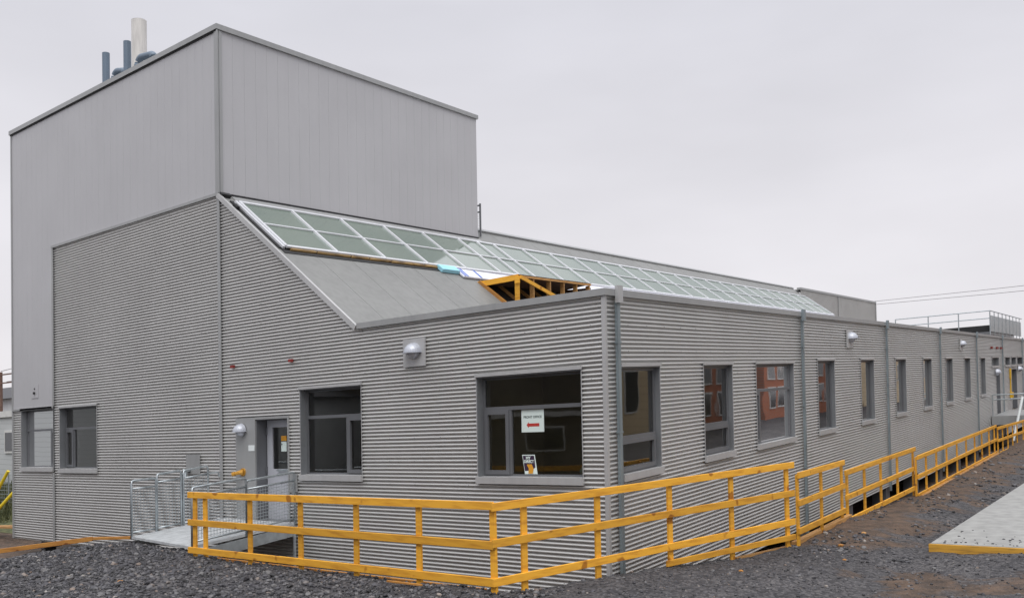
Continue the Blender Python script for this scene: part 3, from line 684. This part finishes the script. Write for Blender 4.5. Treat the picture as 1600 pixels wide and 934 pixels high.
mb = MB(); mb.tube([(RX0, -.30, 1.0), (RX0, -.06, 1.0), (RX0, -.02, .9)], .022, 8); mb.build('rail', M['galv'], rp)
rail_panel(-2.28, -1.15, RX1, -.1, -.06, 1.08, rp); rail_panel(-1.15, -.02, RX1, -.06, -.02, 1.03, rp)

# ------------------------------------------------------------------ timber fence round the trench
def P3(a, b_, t): return tuple(a[i]+(b_[i]-a[i])*t for i in range(3))
def fence_section(label, a, b_, posts, nrail=3, spacing=.46, base=1.05, out=(0, -1), extra=None, mat='fence', postdrop=None):
    """a, b_ = centre of the top rail; out = direction to the face of the rails"""
    root = thing('timber_fence', (a[0], a[1], a[2]-base), label, 'fence', 'yellow timber guard fence round the trench')
    ox, oy = out
    for k in range(nrail):
        p = (a[0]+ox*.04, a[1]+oy*.04, a[2]-k*spacing); q_ = (b_[0]+ox*.04, b_[1]+oy*.04, b_[2]-k*spacing)
        p = (p[0], p[1], p[2]+random.uniform(-.012, .012)); q_ = (q_[0], q_[1], q_[2]+random.uniform(-.012, .012))
        MB().bar(p, q_, .038, .10).build('rail', M[mat], root, bevel=.004)
    if extra:
        p = P3(a, b_, extra[0]); q_ = b_; MB().bar((p[0]+ox*.04, p[1]+oy*.04, p[2]-extra[1]), (q_[0]+ox*.04, q_[1]+oy*.04, q_[2]-extra[2]), .038, .085).build('rail', M[mat], root, bevel=.004)
    dx, dy = (Vector(b_)-Vector(a)).xy.normalized()
    for i, t in enumerate(posts):
        c = P3(a, b_, t); w = .088; d = (postdrop[i] if postdrop else base)+.12
        tl = random.uniform(-.015, .015); mb = MB(); mb.bar((c[0]+dx*tl, c[1]+dy*tl, c[2]-d), (c[0], c[1], c[2]+random.uniform(.01, .035)), w, .038, up=(-dy, dx, 0)); mb.build('post', M[mat], root, bevel=.004)
    return root
A_, C_ = (-6.50, -2.72, .93), (.07, -2.79, .94)
def px2t(x): return (x - A_[0])/(C_[0]-A_[0])
fence_section('front section of yellow timber fence between the ramp and the corner', A_, C_, [px2t(x) for x in (-6.36, -6.07, -4.85, -3.62, -2.41, -1.21, .03)], base=1.05)
D_ = (1.70, 2.98, .86)
o1 = Vector((5.77, -1.63)).normalized()
fence_section('longest slanting section of yellow timber fence passing the building corner', (C_[0]-.045, C_[1]-.05, C_[2]), D_, [.085, .29, .52, .745, .975], out=(o1.x, o1.y), base=1.1, extra=(.50, 1.15, 1.17), postdrop=[1.06, 1.15, 1.3, 1.36, 1.36])
E_ = (1.72, 3.12, .66), (1.66, 5.9, .61)
fence_section('short timber fence section with three posts just past the slanting one', *E_, [.02, .5, .98], out=(1, 0), base=1.05)
fence_section('timber fence section by the second downpipe, ending at a tall post', (1.62, 6.1, .37), (1.68, 11.75, .34), [.04, .25, .47, .72, .985], out=(1, 0), base=1.12, postdrop=[1.1, 1.1, 1.1, 1.15, 1.2])
fence_section('long far timber fence section with many closely spaced posts', (1.76, 11.6, .15), (1.78, 24.1, .08), [.0, .09, .19, .30, .42, .54, .66, .77, .89, .985], out=(1, 0), base=1.0)
fence_section('farthest timber fence section ending beside the side landing', (1.80, 24.4, .0), (1.74, 32.5, -.22), [.02, .18, .36, .54, .72, .98], out=(1, 0), base=.9)

# ------------------------------------------------------------------ ground: one sheet out to the horizon
LV = [(-60, -.12), (-2.8, -.12), (-1.2, -.22), (-.4, -.27), (1.7, -.44), (3, -.50), (6, -.55), (12, -.84), (24, -.92), (32, -1.1), (60, -1.4), (2000, -1.4)]
def level(y):
    for k in range(len(LV)-1):
        if LV[k][0] <= y <= LV[k+1][0]:
            a = (y-LV[k][0])/(LV[k+1][0]-LV[k][0]); return LV[k][1]*(1-a)+LV[k+1][1]*a
    return -.12
POLY = [(-6.9, -2.62), (.12, -2.66), (1.60, 3.05), (1.58, 62), (1.5, 400), (-400, 400), (-400, -20), (-30, -13), (-16, -5.7), (-12.4, -3.25), (-10.8, -2.2), (-9.7, -1.92), (-7.2, -2.2)]
def pdist(x, y):
    ins = False; dm_ = 1e9; n = len(POLY); j = n-1
    for i in range(n):
        x0, y0 = POLY[i]; x1, y1 = POLY[j]
        if (y0 > y) != (y1 > y) and x < (x1-x0)*(y-y0)/(y1-y0)+x0: ins = not ins
        dx, dy = x1-x0, y1-y0; t = max(0, min(1, ((x-x0)*dx+(y-y0)*dy)/(dx*dx+dy*dy)))
        d = (x-x0-t*dx)**2+(y-y0-t*dy)**2
        if d < dm_: dm_ = d
        j = i
    return (math.sqrt(dm_), ins)
def axis(lo, hi, step, far):
    a = [lo]; 
    while a[-1] < hi: a.append(a[-1]+step)
    s_ = step
    while a[-1] < far: s_ *= 1.35; a.append(a[-1]+s_)
    s_ = step; b_ = [lo]
    while b_[-1] > -far: s_ *= 1.35; b_.append(b_[-1]-s_)
    return sorted(set(a+b_))
xs = axis(-15, 7.5, .11, 1800); ys = axis(-6, 14, .11, 1800)
def ground_z(x, y):
    d, ins = pdist(x, y)
    zl = level(y) - (max(0, -6.5-x)*.055 if x < -6.5 and y < 5 else 0)*min(1, max(0, (-9.9-x)/1.5))
    dirtv = 0.0
    if ins:
        t = min(1, d/.35); t = t*t*(3-2*t)
        low = -1.42 - .5*max(0, min(1, (y-3)/4))
        z = zl*(1-t) + low*t; dirtv = min(1, .35+d*2)
    else:
        z = zl
        if x > 1.3 and y > 2.6:
            k = max(0, 1-(x-1.6)/2.5)*min(1, (y-2.6)/1.5); dirtv = max(dirtv, .85*k+.12); z += .05*max(0, 1-(x-1.6)/1.1)*min(1, (y-2.6)/1.5)
        dirtv = max(dirtv, .6*max(0, min(1, (x-2.2)/1.5))*max(0, 1-abs(y-1.2)/2.4))
        if x > 2.6: z -= .13*min(1, (x-2.6)/.8)*max(0, 1-max(0, x-3.6)/2.2) + .03*noise.noise(Vector((x*2.3, y*2.3, 4)))
    near = abs(x) < 40 and abs(y) < 60
    v = Vector((x, y, 0))
    if near:
        z += .035*noise.noise(v*.9) + .028*noise.noise(v*2.7) + (.016*noise.noise(v*9.0) + .010*noise.noise(v*21) if not ins or d < .5 else 0)
        # low mounds of tipped stone, left foreground
        if y < -2.9: z += .14*max(0, noise.noise(v*.7+Vector((3, 1, 0)))-.05)
        if x < -4 and y < -3.2: dirtv = 0
    zz = z + GA*max(-60, min(60, x)) + GB*max(-60, min(75, y))
    return zz, dirtv
me = bpy.data.meshes.new('ground'); vv = []; dv = []
for y in ys:
    for x in xs:
        zz, q_ = ground_z(x, y); vv.append((x, y, zz)); dv.append(q_)
nx = len(xs); ff = [(j*nx+i, j*nx+i+1, (j+1)*nx+i+1, (j+1)*nx+i) for j in range(len(ys)-1) for i in range(nx-1)]
me.from_pydata(vv, [], ff); me.materials.append(M['ground'])
at_ = me.attributes.new('dirt', 'FLOAT', 'POINT'); at_.data.foreach_set('value', dv)
me.polygons.foreach_set('use_smooth', [True]*len(me.polygons))
go = bpy.data.objects.new('ground', me); COL.objects.link(go); props(go, kind='structure')

# crushed stone: one heap of loose small stones
random.seed(11)
ico = [(0,0,1),(0.894,0,.447),(.276,.851,.447),(-.724,.526,.447),(-.724,-.526,.447),(.276,-.851,.447),(.724,.526,-.447),(-.276,.851,-.447),(-.894,0,-.447),(-.276,-.851,-.447),(.724,-.526,-.447),(0,0,-1)]
icf = [(0,1,2),(0,2,3),(0,3,4),(0,4,5),(0,5,1),(1,6,2),(2,7,3),(3,8,4),(4,9,5),(5,10,1),(2,6,7),(3,7,8),(4,8,9),(5,9,10),(1,10,6),(6,11,7),(7,11,8),(8,11,9),(9,11,10),(10,11,6)]
vs_, fs_, tn_ = [], [], []
def stones(n, x0, x1, y0, y1, r0, r1, keep):
    for _ in range(n):
        x = random.uniform(x0, x1); y = random.uniform(y0, y1)
        if not keep(x, y): continue
        d, ins = pdist(x, y)
        if ins and d > .12: continue
        zz, q_ = ground_z(x, y); r = r0 + (r1-r0)*random.random()**4
        if q_ > .3 and random.random() < .45: continue
        if x > 3.5 and y > 3.9: continue
        sx, sy, sz = r*random.uniform(.7, 1.4), r*random.uniform(.7, 1.3), r*random.uniform(.5, .9)
        rot = Matrix.Rotation(random.random()*6.28, 3, 'Z') @ Matrix.Rotation(random.uniform(-.6, .6), 3, 'X')
        i = len(vs_)
        for p in ico:
            q_ = rot @ Vector((p[0]*sx*random.uniform(.75, 1.2), p[1]*sy*random.uniform(.75, 1.2), p[2]*sz*random.uniform(.75, 1.2)))
            vs_.append((x+q_.x, y+q_.y, zz+q_.z+r*.15))
        fs_.extend([(i+a, i+b_, i+c) for a, b_, c in icf]); t = random.random(); tn_.extend([t]*12)
stones(34000, -13, 0.6, -6.4, -2.1, .009, .044, lambda x, y: True)
stones(8000, -.5, 6.0, -3.5, 5, .006, .028, lambda x, y: True)
stones(900, -12, -1, -6.2, -2.9, .035, .085, lambda x, y: noise.noise(Vector((x*.8, y*.8, 5))) > .05)
stones(9000, 1.6, 5.5, 2.5, 16, .006, .05, lambda x, y: x < 3.6+(y-4)*.06 and noise.noise(Vector((x*1.1, y*.5, 8))) > -.12)
stones(1500, 1.6, 5.5, 14, 30, .015, .07, lambda x, y: x < 4.2)
for _ in range(130):
    x = random.uniform(3.6, 7.5); y = 4.08 + random.random()**2.2*1.3; r = random.uniform(.006, .022); i = len(vs_)
    for p in ico: vs_.append((x+p[0]*r*1.2, y+p[1]*r*1.2, -.495+p[2]*r*.6+GA*x+GB*y))
    fs_.extend([(i+a, i+b_, i+c) for a, b_, c in icf]); tn_.extend([random.random()*.6]*12)
me = bpy.data.meshes.new('gravel'); me.from_pydata(vs_, [], fs_); me.materials.append(M['stone'])
a2 = me.attributes.new('tone', 'FLOAT', 'POINT'); a2.data.foreach_set('value', tn_)
gv = bpy.data.objects.new('gravel', me); COL.objects.link(gv); props(gv, 'loose dark crushed stone covering the ground before the fence', 'gravel', kind='stuff')

# ------------------------------------------------------------------ slab, form board, edging timbers
mb = MB(); mb.poly([(3.55, 4.0, -.50), (9.5, 4.0, -.50), (9.5, 40, -1.2), (5.2, 40, -1.2), (4.0, 11.8, -.50)])
sb = MB()
top = [(3.55, 4.02, -.50), (9.5, 4.02, -.50), (9.5, 13, -.47), (4.05, 13, -.47)]; bot = [(p[0], p[1], p[2]-.16) for p in top]
sb.poly(top); sb.poly(bot[::-1])
for k in range(4): sb.quad(top[k], top[(k+1) % 4], bot[(k+1) % 4], bot[k])
sl_ = sb.build('concrete_slab', M['concrete'], origin=(3.55, 4.02, -.6)); props(sl_, 'pale new concrete slab with yellow form board along its edge', 'slab')
fb_ = MB().bar((3.53, 3.99, -.58), (9.5, 3.99, -.575), .04, .15).build('form_board', M['timberorange2'], origin=(3.55, 4, -.65), bevel=.004); props(fb_, 'yellow form board standing along the near edge of concrete slab', 'board')
MB().bar((3.53, 4.0, -.66), (3.9, 3.72, -.72), .03, .03)
tb = lambda p, q_, w, h, label, m='timberorange': props(MB().bar(p, q_, w, h).build('edging_timber', M[m], origin=p, bevel=.004), label, 'timber', 'edging timbers holding back the gravel')
tb((-9.72, -1.97, -.08), (-10.85, -2.18, -.12), .09, .05, 'orange edging timber beside the foot of ramp')
tb((-10.8, -2.2, -.12), (-16.0, -5.6, -.60), .05, .09, 'long orange edging timber running out of the photo at left')
tb((1.64, 3.2, -.50), (1.66, 6.3, -.50), .10, .12, 'rough brown timber under short three-post fence section', 'timber')
tb((1.70, 6.35, -.66), (1.76, 11.7, -.86), .14, .12, 'rough brown timber under fence by the second downpipe', 'timber')
tb((1.80, 11.8, -.84), (1.84, 24.2, -.92), .16, .12, 'long brown timber under far many-post fence section', 'timber')
tb((1.28, 1.6, -.47), (1.66, 2.95, -.50), .06, .10, 'short brown timber under the end of slanting fence', 'timber')
tb((-6.3, -2.60, -.15), (-.2, -2.66, -.15), .04, .09, 'long thin timber along the foot of front fence section', 'timberorange')
props(MB().bar((-1.6, -2.98, -.06), (-.95, -3.02, -.05), .03, .02).build('wood_scrap', M['timberorange'], origin=(-1.3, -3, -.1)), 'thin orange wood scrap lying on gravel near fence corner', 'scrap')
random.seed(5)
for x, y, lb in ((2.35, 3.35, 'orange stone chip lying nearest the slanting fence end'), (2.7, 2.3, 'small orange chip on grey ground before the fence'), (1.9, .3, 'small orange chip on dark ground below slanting fence'), (2.4, 4.5, 'tan rubble lump on the dirt by short fence'), (-5.3, -4.6, 'small yellow chip on the gravel at lower left')):
    mb = MB(); i = 0; r = random.uniform(.03, .05); dz = ground_z(x, y)[0]-GA*x-GB*y
    mb.v = [(x+p[0]*r*random.uniform(.8, 1.5), y+p[1]*r, dz+p[2]*r*.6+.01) for p in ico]; mb.f = list(icf)
    props(mb.build('stone_chip', M['timberorange'] if 'tan' not in lb else M['timber'], origin=(x, y, dz)), lb, 'stone', 'stray coloured chips on the ground')

# ------------------------------------------------------------------ timber dormer frame on the roof slope
dm_ = thing('dormer_frame', (-6.6, 6, 4.2), 'unfinished timber dormer frame standing on the sloping roof behind the parapet', 'frame')
ytop, yend, xo, zt = 5.97, 9.33, -5.98, 5.21
zslope = lambda x: 3.74 + (-5.37-x)*3.26/4.25
MB().bar((-7.28, ytop, 5.135), (xo, ytop, zt-.05), .04, .14).build('top_plate', M['fence'], dm_)
MB().bar((-7.22, ytop-.01, zslope(-7.22)+.03), (-6.0, ytop-.01, zslope(-6.0)+.03), .07, .10).build('sole_plate', M['timberorange'], dm_)
for k, y in enumerate((5.99, 6.62, 7.36, 8.0, 8.63, 9.27)):
    MB().box((xo-.12, y-.02, zslope(xo)-.0), (xo, y+.02, zt-.055)).build('post', M['timber' if k else 'fence'], dm_)
    if 0 < k < 5: MB().bar((-7.2, y, zslope(-7.2)+.05), (-6.0, y, zslope(-6.0)+.05), .05, .09).build('rafter', M['timber'], dm_)
MB().bar((xo, ytop, zt-.03), (xo, yend, zt-.03), .04, .05).build('top_plate', M['timber'], dm_)
MB().poly([(xo-.05, ytop+.05, zt-.015), (-7.1, ytop+.05, zt-.1), (-7.1, yend, zt-.1), (xo-.05, yend, zt-.015)]).build('soffit', M['ply'], dm_)
MB().bar((xo+.045, ytop+.02, zt-.05), (xo+.045, ytop+1.9, zt-.55), .03, .09).build('brace', M['fence'], dm_)
MB().box((-6.07, ytop+.02, zt-.2), (-5.955, ytop-.045, zt-.02)).build('cleat', M['fence'], dm_)
MB().poly([(-7.33, ytop-.02, 5.17), (xo+.03, ytop-.02, zt+.012), (xo+.03, yend+.03, zt+.012), (-7.33, yend+.03, 5.17)]).build('plywood_top', M['ply'], dm_)
MB().poly([(-7.0, yend, zslope(-7)+.02), (xo, yend, zslope(xo)+.5), (xo, yend, zt-.1), (-7.3, yend, 5.15)]).build('plywood_side', M['ply'], dm_)
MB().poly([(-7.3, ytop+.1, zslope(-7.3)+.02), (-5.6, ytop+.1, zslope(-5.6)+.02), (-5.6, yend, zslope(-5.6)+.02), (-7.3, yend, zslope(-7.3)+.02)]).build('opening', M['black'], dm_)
# insulation and membrane wrapped at the skylight foot
props(MB().bar(SP(4.85, s0-.15, .06), SP(5.5, s0-.15, .06), .24, .10, sn).build('foam_board', M['foam'], origin=SP(4.9, s0-.2, 0), bevel=.01), 'pale blue foam board at the foot of skylight', 'foam board')
ml = thing('membrane_roll', SP(5.5, s0-.25), 'white wrapping film with blue print stretched along the skylight foot', 'film')
MB().bar(SP(5.5, s0-.25, .04), SP(7.3, s0-.27, .03), .42, .06, sn).build('film', M['whitefilm'], ml, bevel=.02)
for y in (5.56, 5.66, 6.2): MB().bar(SP(y, s0-.45, .074), SP(y+.03, s0-.06, .074), .05, .005, sn).build('blue_print', M['bluefilm'], ml)
bt = MB().tube([(-5.35+.0, 1.75, 3.80), (-5.3, 2.0, 3.84)], .05, 8).build('roof_drain_cap', M['galv'], origin=(-5.3, 1.8, 3.75)); props(bt, 'small metal roof fitting on the eave above the round vent', 'roof fitting')

# ------------------------------------------------------------------ roof-top platform far along the side wing
tp = thing('roof_platform', (-3.5, 47, 3.7), 'steel roof platform with pipe railing and solid screen above the far wing', 'platform')
YP, XP, ZP = 44.0, -1.0, 5.38
MB().box((-6, YP, 4.05), (XP, YP+10, 4.2)).build('deck', M['frame'], tp)
for z in (ZP, ZP-.42): MB().tube([(-6.0, YP, z), (XP, YP, z)], .03, 8).build('rail', M['galv'], tp)
for x in (-6.0, -4.2, -2.6, XP): MB().tube([(x, YP, 3.6), (x, YP, ZP)], .03, 8).build('post', M['galv'], tp)
mb = MB(); mb.tube([(XP, YP, ZP), (XP, YP+14, ZP)], .03, 8); mb.build('rail', M['galv'], tp)
for k in range(1, 9): MB().tube([(XP, YP+k*1.6, 3.7), (XP, YP+k*1.6, ZP)], .025, 6).build('post', M['galv'], tp)
mb = MB(); 
for k in range(16): mb.box((XP-.02, YP+.1+k*.85, 4.15), (XP, YP+.1+k*.85+.8, ZP-.25))
mb.build('screen', M['galv'], tp)
MB().box((-5.4, YP+1.2, 4.2), (-1.2, YP+7, 4.62)).build('underside_shade_box', M['black'], tp)  # black box put in for the shade under the platform

# side landing
ld = thing('side_landing', (.7, 42, -.6), 'steel landing with pipe railing below the far side doors', 'landing')
MB().box((.02, 36.2, -.60), (3.0, 42, -.17)).box((1.5, 35.0, -.9), (3.0, 36.2, -.5)).build('deck', M['trim'], ld)
mb = MB()
for z in (.85, .62): MB().tube([(.05, 36.3, z), (2.98, 36.3, z), (2.98, 42, z)], .03, 8).build('rail', M['galv'], ld)
for x, y in ((.06, 36.3), (1.5, 36.3), (2.98, 36.3), (2.98, 39.5), (2.98, 42)): MB().tube([(x, y, -.2), (x, y, .85)], .03, 8).build('post', M['galv'], ld)
mb = MB(); mb.tube([(1.02, 35.2, -1.3), (1.36, 36.0, .72)], .055, 8); props(mb.build('white_pole', M['white'], origin=(1.02, 35.2, -1.3)), 'white pole leaning against the far landing', 'pole')

# ------------------------------------------------------------------ left edge: neighbour, pole, lumber
def house(name, x0, x1, y0, y1, z0, z1, wall, label, roofz=0, wins=(), roofmat='roofdark', face='x0', cat='house'):
    h = thing(name, ((x0+x1)/2, (y0+y1)/2, z0), label, cat)
    MB().box((x0, y0, z0), (x1, y1, z1)).build('wall', M[wall], h)
    o = .35
    if roofz:
        if (x1-x0) > (y1-y0): pts = [(x0-o, y0-o, z1), (x1+o, y0-o, z1), (x1+o, y1+o, z1), (x0-o, y1+o, z1), (x0-o, (y0+y1)/2, z1+roofz), (x1+o, (y0+y1)/2, z1+roofz)]; fs = [(0,1,5,4),(2,3,4,5),(3,0,4),(1,2,5),(0,3,2,1)]
        else: pts = [(x0-o, y0-o, z1), (x1+o, y0-o, z1), (x1+o, y1+o, z1), (x0-o, y1+o, z1), ((x0+x1)/2, y0-o, z1+roofz), ((x0+x1)/2, y1+o, z1+roofz)]; fs = [(0,4,5,3),(1,2,5,4),(0,1,4),(2,3,5),(0,3,2,1)]
        mb = MB(); mb.v = pts; mb.f = fs; mb.build('roof', M[roofmat], h)
    else: MB().box((x0-.1, y0-.1, z1-.28), (x1+.1, y1+.1, z1)).build('fascia', M['housewhite'], h)
    for (axis_, u0, u1, a, b_) in wins:
        mb = MB(); g = MB()
        if axis_ == 'x':   # on the face x = x0 (towards the building)
            mb.box((x0-.06, u0-.1, a-.1), (x0-.001, u1+.1, b_+.1)); g.box((x0-.075, u0, a), (x0-.062, u1, b_))
        elif axis_ == 'Y':
            mb.box((u0-.1, y1+.001, a-.1), (u1+.1, y1+.06, b_+.1)); g.box((u0, y1+.062, a), (u1, y1+.075, b_))
        elif axis_ == 'X':
            mb.box((x1+.001, u0-.1, a-.1), (x1+.06, u1+.1, b_+.1)); g.box((x1+.062, u0, a), (x1+.075, u1, b_))
        else:
            mb.box((u0-.1, y0-.06, a-.1), (u1+.1, y0-.001, b_+.1)); g.box((u0, y0-.075, a), (u1, y0-.062, b_))
        w_ = mb.build('window', M['housewhite'], h); g.build('pane', M['darkglass'], w_)
    return h
house('neighbour_shed', -50, -26, 6.75, 14, -1.5, 2.95, 'whitesiding', 'low white-sided building at the left edge beyond the tower', wins=[('y', -36.33, -35.3, 1.1, 1.95)], cat='building')
house('neighbour_house', -75, -52, 15.0, 24, -1, 4.1, 'housegrey', 'grey house with low pitched roof behind the white-sided building', roofz=1.2, wins=[('y', -57.95, -57.6, 3.4, 3.9)])
up_ = thing('utility_pole', (-43, 9.6, -1.4), 'reddish brown utility pole with two crossarms at the far left edge', 'utility pole')
MB().tube([(-43.0, 9.25, -1.5), (-43.0, 9.25, 5.15)], [.11, .08], 10).build('pole', M['brown'], up_)
for z in (5.0, 4.55): MB().bar((-44.2, 9.2, z), (-41.5, 9.3, z), .06, .07).build('crossarm', M['brown'], up_)
for (p, q_, lb) in ((( -43.0, 9.25, 5.2), (-24, 15.0, 7.4), 'thin cable rising from the utility pole towards the tower'), ((-42.3, 9.25, 4.6), (-24, 16, 5.2), 'lower cable leaving the utility pole crossarm')):
    props(MB().tube([p, P3(p, q_, .5), q_], .018, 5).build('power_line', M['wire'], origin=p), lb, 'cable')
for (p, q_, lb) in (((-22, 86.8, 10.0), (12.8, 61.2, 7.98), 'upper power line in the sky at right'), ((-22, 86.8, 9.7), (12.8, 61.2, 7.45), 'lower power line in the sky at right')):
    mid = P3(p, q_, .5); props(MB().tube([p, (mid[0], mid[1], mid[2]-.06), q_], .022, 5).build('power_line', M['wire'], origin=p), lb, 'cable')
for (p, q_, lb) in (((-26.6, 1.9, -.95), (-25.45, 2.3, .70), 'longer yellow pole leaning in the dirt at far left edge'), ((-26.2, 1.7, -1.25), (-25.0, 2.4, .1), 'shorter yellow pole leaning nearer the tower corner')):
    props(MB().tube([p, q_], .055, 10).build('yellow_pole', M['yellowpaint'], origin=p), lb, 'pole')
mb = MB(); mb.bar((-27, 1.4, -1.15), (-21.9, 1.9, -.98), .18, .05).bar((-26.8, 1.2, -1.1), (-22.4, 1.5, -1.0), .12, .05); props(mb.build('lumber', M['timber'], origin=(-24, 1.5, -1.2)), 'loose planks lying in the dirt beyond the tower corner', 'planks')
mb = MB(); mb.bar((-25.6, 1.2, -.93), (-24.4, 1.35, -.90), .3, .08); props(mb.build('white_bundle', M['white'], origin=(-25, 1.2, -1)), 'white wrapped bundle lying on the planks at far left', 'bundle')
# rough grass bank by the white-sided building
random.seed(21); mb = MB()
for _ in range(9000):
    x = random.uniform(-40, -27); y = random.uniform(2.4, 6.6); z = -1.4 + max(0, (y-2.2))*.22 + random.uniform(0, .05)
    h = random.uniform(.08, .32); a = random.random()*PI; w = random.uniform(.012, .03)
    mb.poly([(x-w*math.cos(a), y-w*math.sin(a), z), (x+w*math.cos(a), y+w*math.sin(a), z), (x+random.uniform(-.1, .1), y+random.uniform(-.1, .1), z+h)])
mb.quad((-60, 2.2, -1.42), (-24, 2.2, -1.42), (-24, 7.2, -.35), (-60, 7.2, -.35))
props(mb.build('grass', M['grass'], recalc=False), 'rough green and brown grass bank below the white-sided building', 'grass', kind='stuff')
wf = thing('wire_fence', (-33, 4.4, -1.1), 'grey wire fence on the grass bank at far left', 'fence')
for k in range(7): MB().tube([(-38+k*2, 4.2, -1.2), (-38+k*2, 4.2, .35)], .03, 6).build('post', M['galv'], wf)
mb = MB()
for k in range(9): mb.tube([(-38, 4.2, -.9+k*.15), (-26, 4.2, -.9+k*.15)], .006, 4)
for k in range(60): mb.tube([(-38+k*.2, 4.2, -.9), (-38+k*.2, 4.2, .32)], .005, 4)
mb.build('wire_mesh', M['galv'], wf)

# houses across the road, seen mirrored in the side windows
house('tan_house', 14, 22, 12, 28.5, -2, 5.5, 'tansiding', 'tan-sided house across the road, mirrored in the first side window', roofz=2.5, wins=[('x', 22, 23.2, 1.2, 2.7), ('x', 25.6, 26.8, .3, 2.2)])
house('yellow_house', 13.4, 21, 29.0, 33.2, -2, 5.8, 'yellowsiding', 'narrow yellow-sided house across the road, mirrored in the side windows', roofz=2.5, wins=[('x', 30.4, 31.4, .8, 2.2)])
house('brick_house', 14, 23, 34.0, 42.5, -2, 6.2, 'brick', 'brick house with white windows across the road, mirrored in the second side window', roofz=2.2, wins=[('x', 34.6+k*1.9, 35.5+k*1.9, a_, a_+1.2) for k in range(4) for a_ in (-.4, 1.4, 3.4)])
house('brick_row_house', 14, 24, 44, 66, -2, 6.0, 'brick', 'long brick row house farther along the road, mirrored in the side windows', roofz=2.2, wins=[('x', 44.8+k*2.1, 45.8+k*2.1, a_, a_+1.2) for k in range(10) for a_ in (-.4, 1.5, 3.5)])
house('pale_house', -52, -38, -34, -7, -3, 4.5, 'whitesiding', 'pale-sided house behind the photographer, mirrored in the left windows', roofz=2, wins=[('X', -17, -15.5, .5, 2)])
# unseen dark block, added to darken the reflections in the front windows
house('dark_reflection_block', -46, 8, -40, -30, -3, 7.5, 'darkwall', 'long unseen dark block added behind the camera to darken the front window reflections', roofz=3, cat='building', wins=[('Y', -40+k*5.5, -37.5+k*5.5, .9, 2.1) for k in range(9)])
MB().box((-46, -29.95, 2.75), (8, -29.8, 3.05)).build('reflection_band', M['housewhite'], bpy.data.objects['dark_reflection_block'])  # added pale band, gives a light stripe in the front glass
house('terrace_house', 14, 24, 67, 100, -2, 6.4, 'tansiding', 'tan terrace far along the road, mirrored in the farther side windows', roofz=2.2, wins=[('x', 69+k*3.6, 70.5+k*3.6, .6, 2.0) for k in range(8)])
house('terrace_house', 14, 24, 101, 150, -2, 6.4, 'brick', 'orange brick terrace farthest along the road, mirrored in narrow side windows', roofz=2.2, wins=[('x', 104+k*5, 106+k*5, .6, 2.0) for k in range(8)])
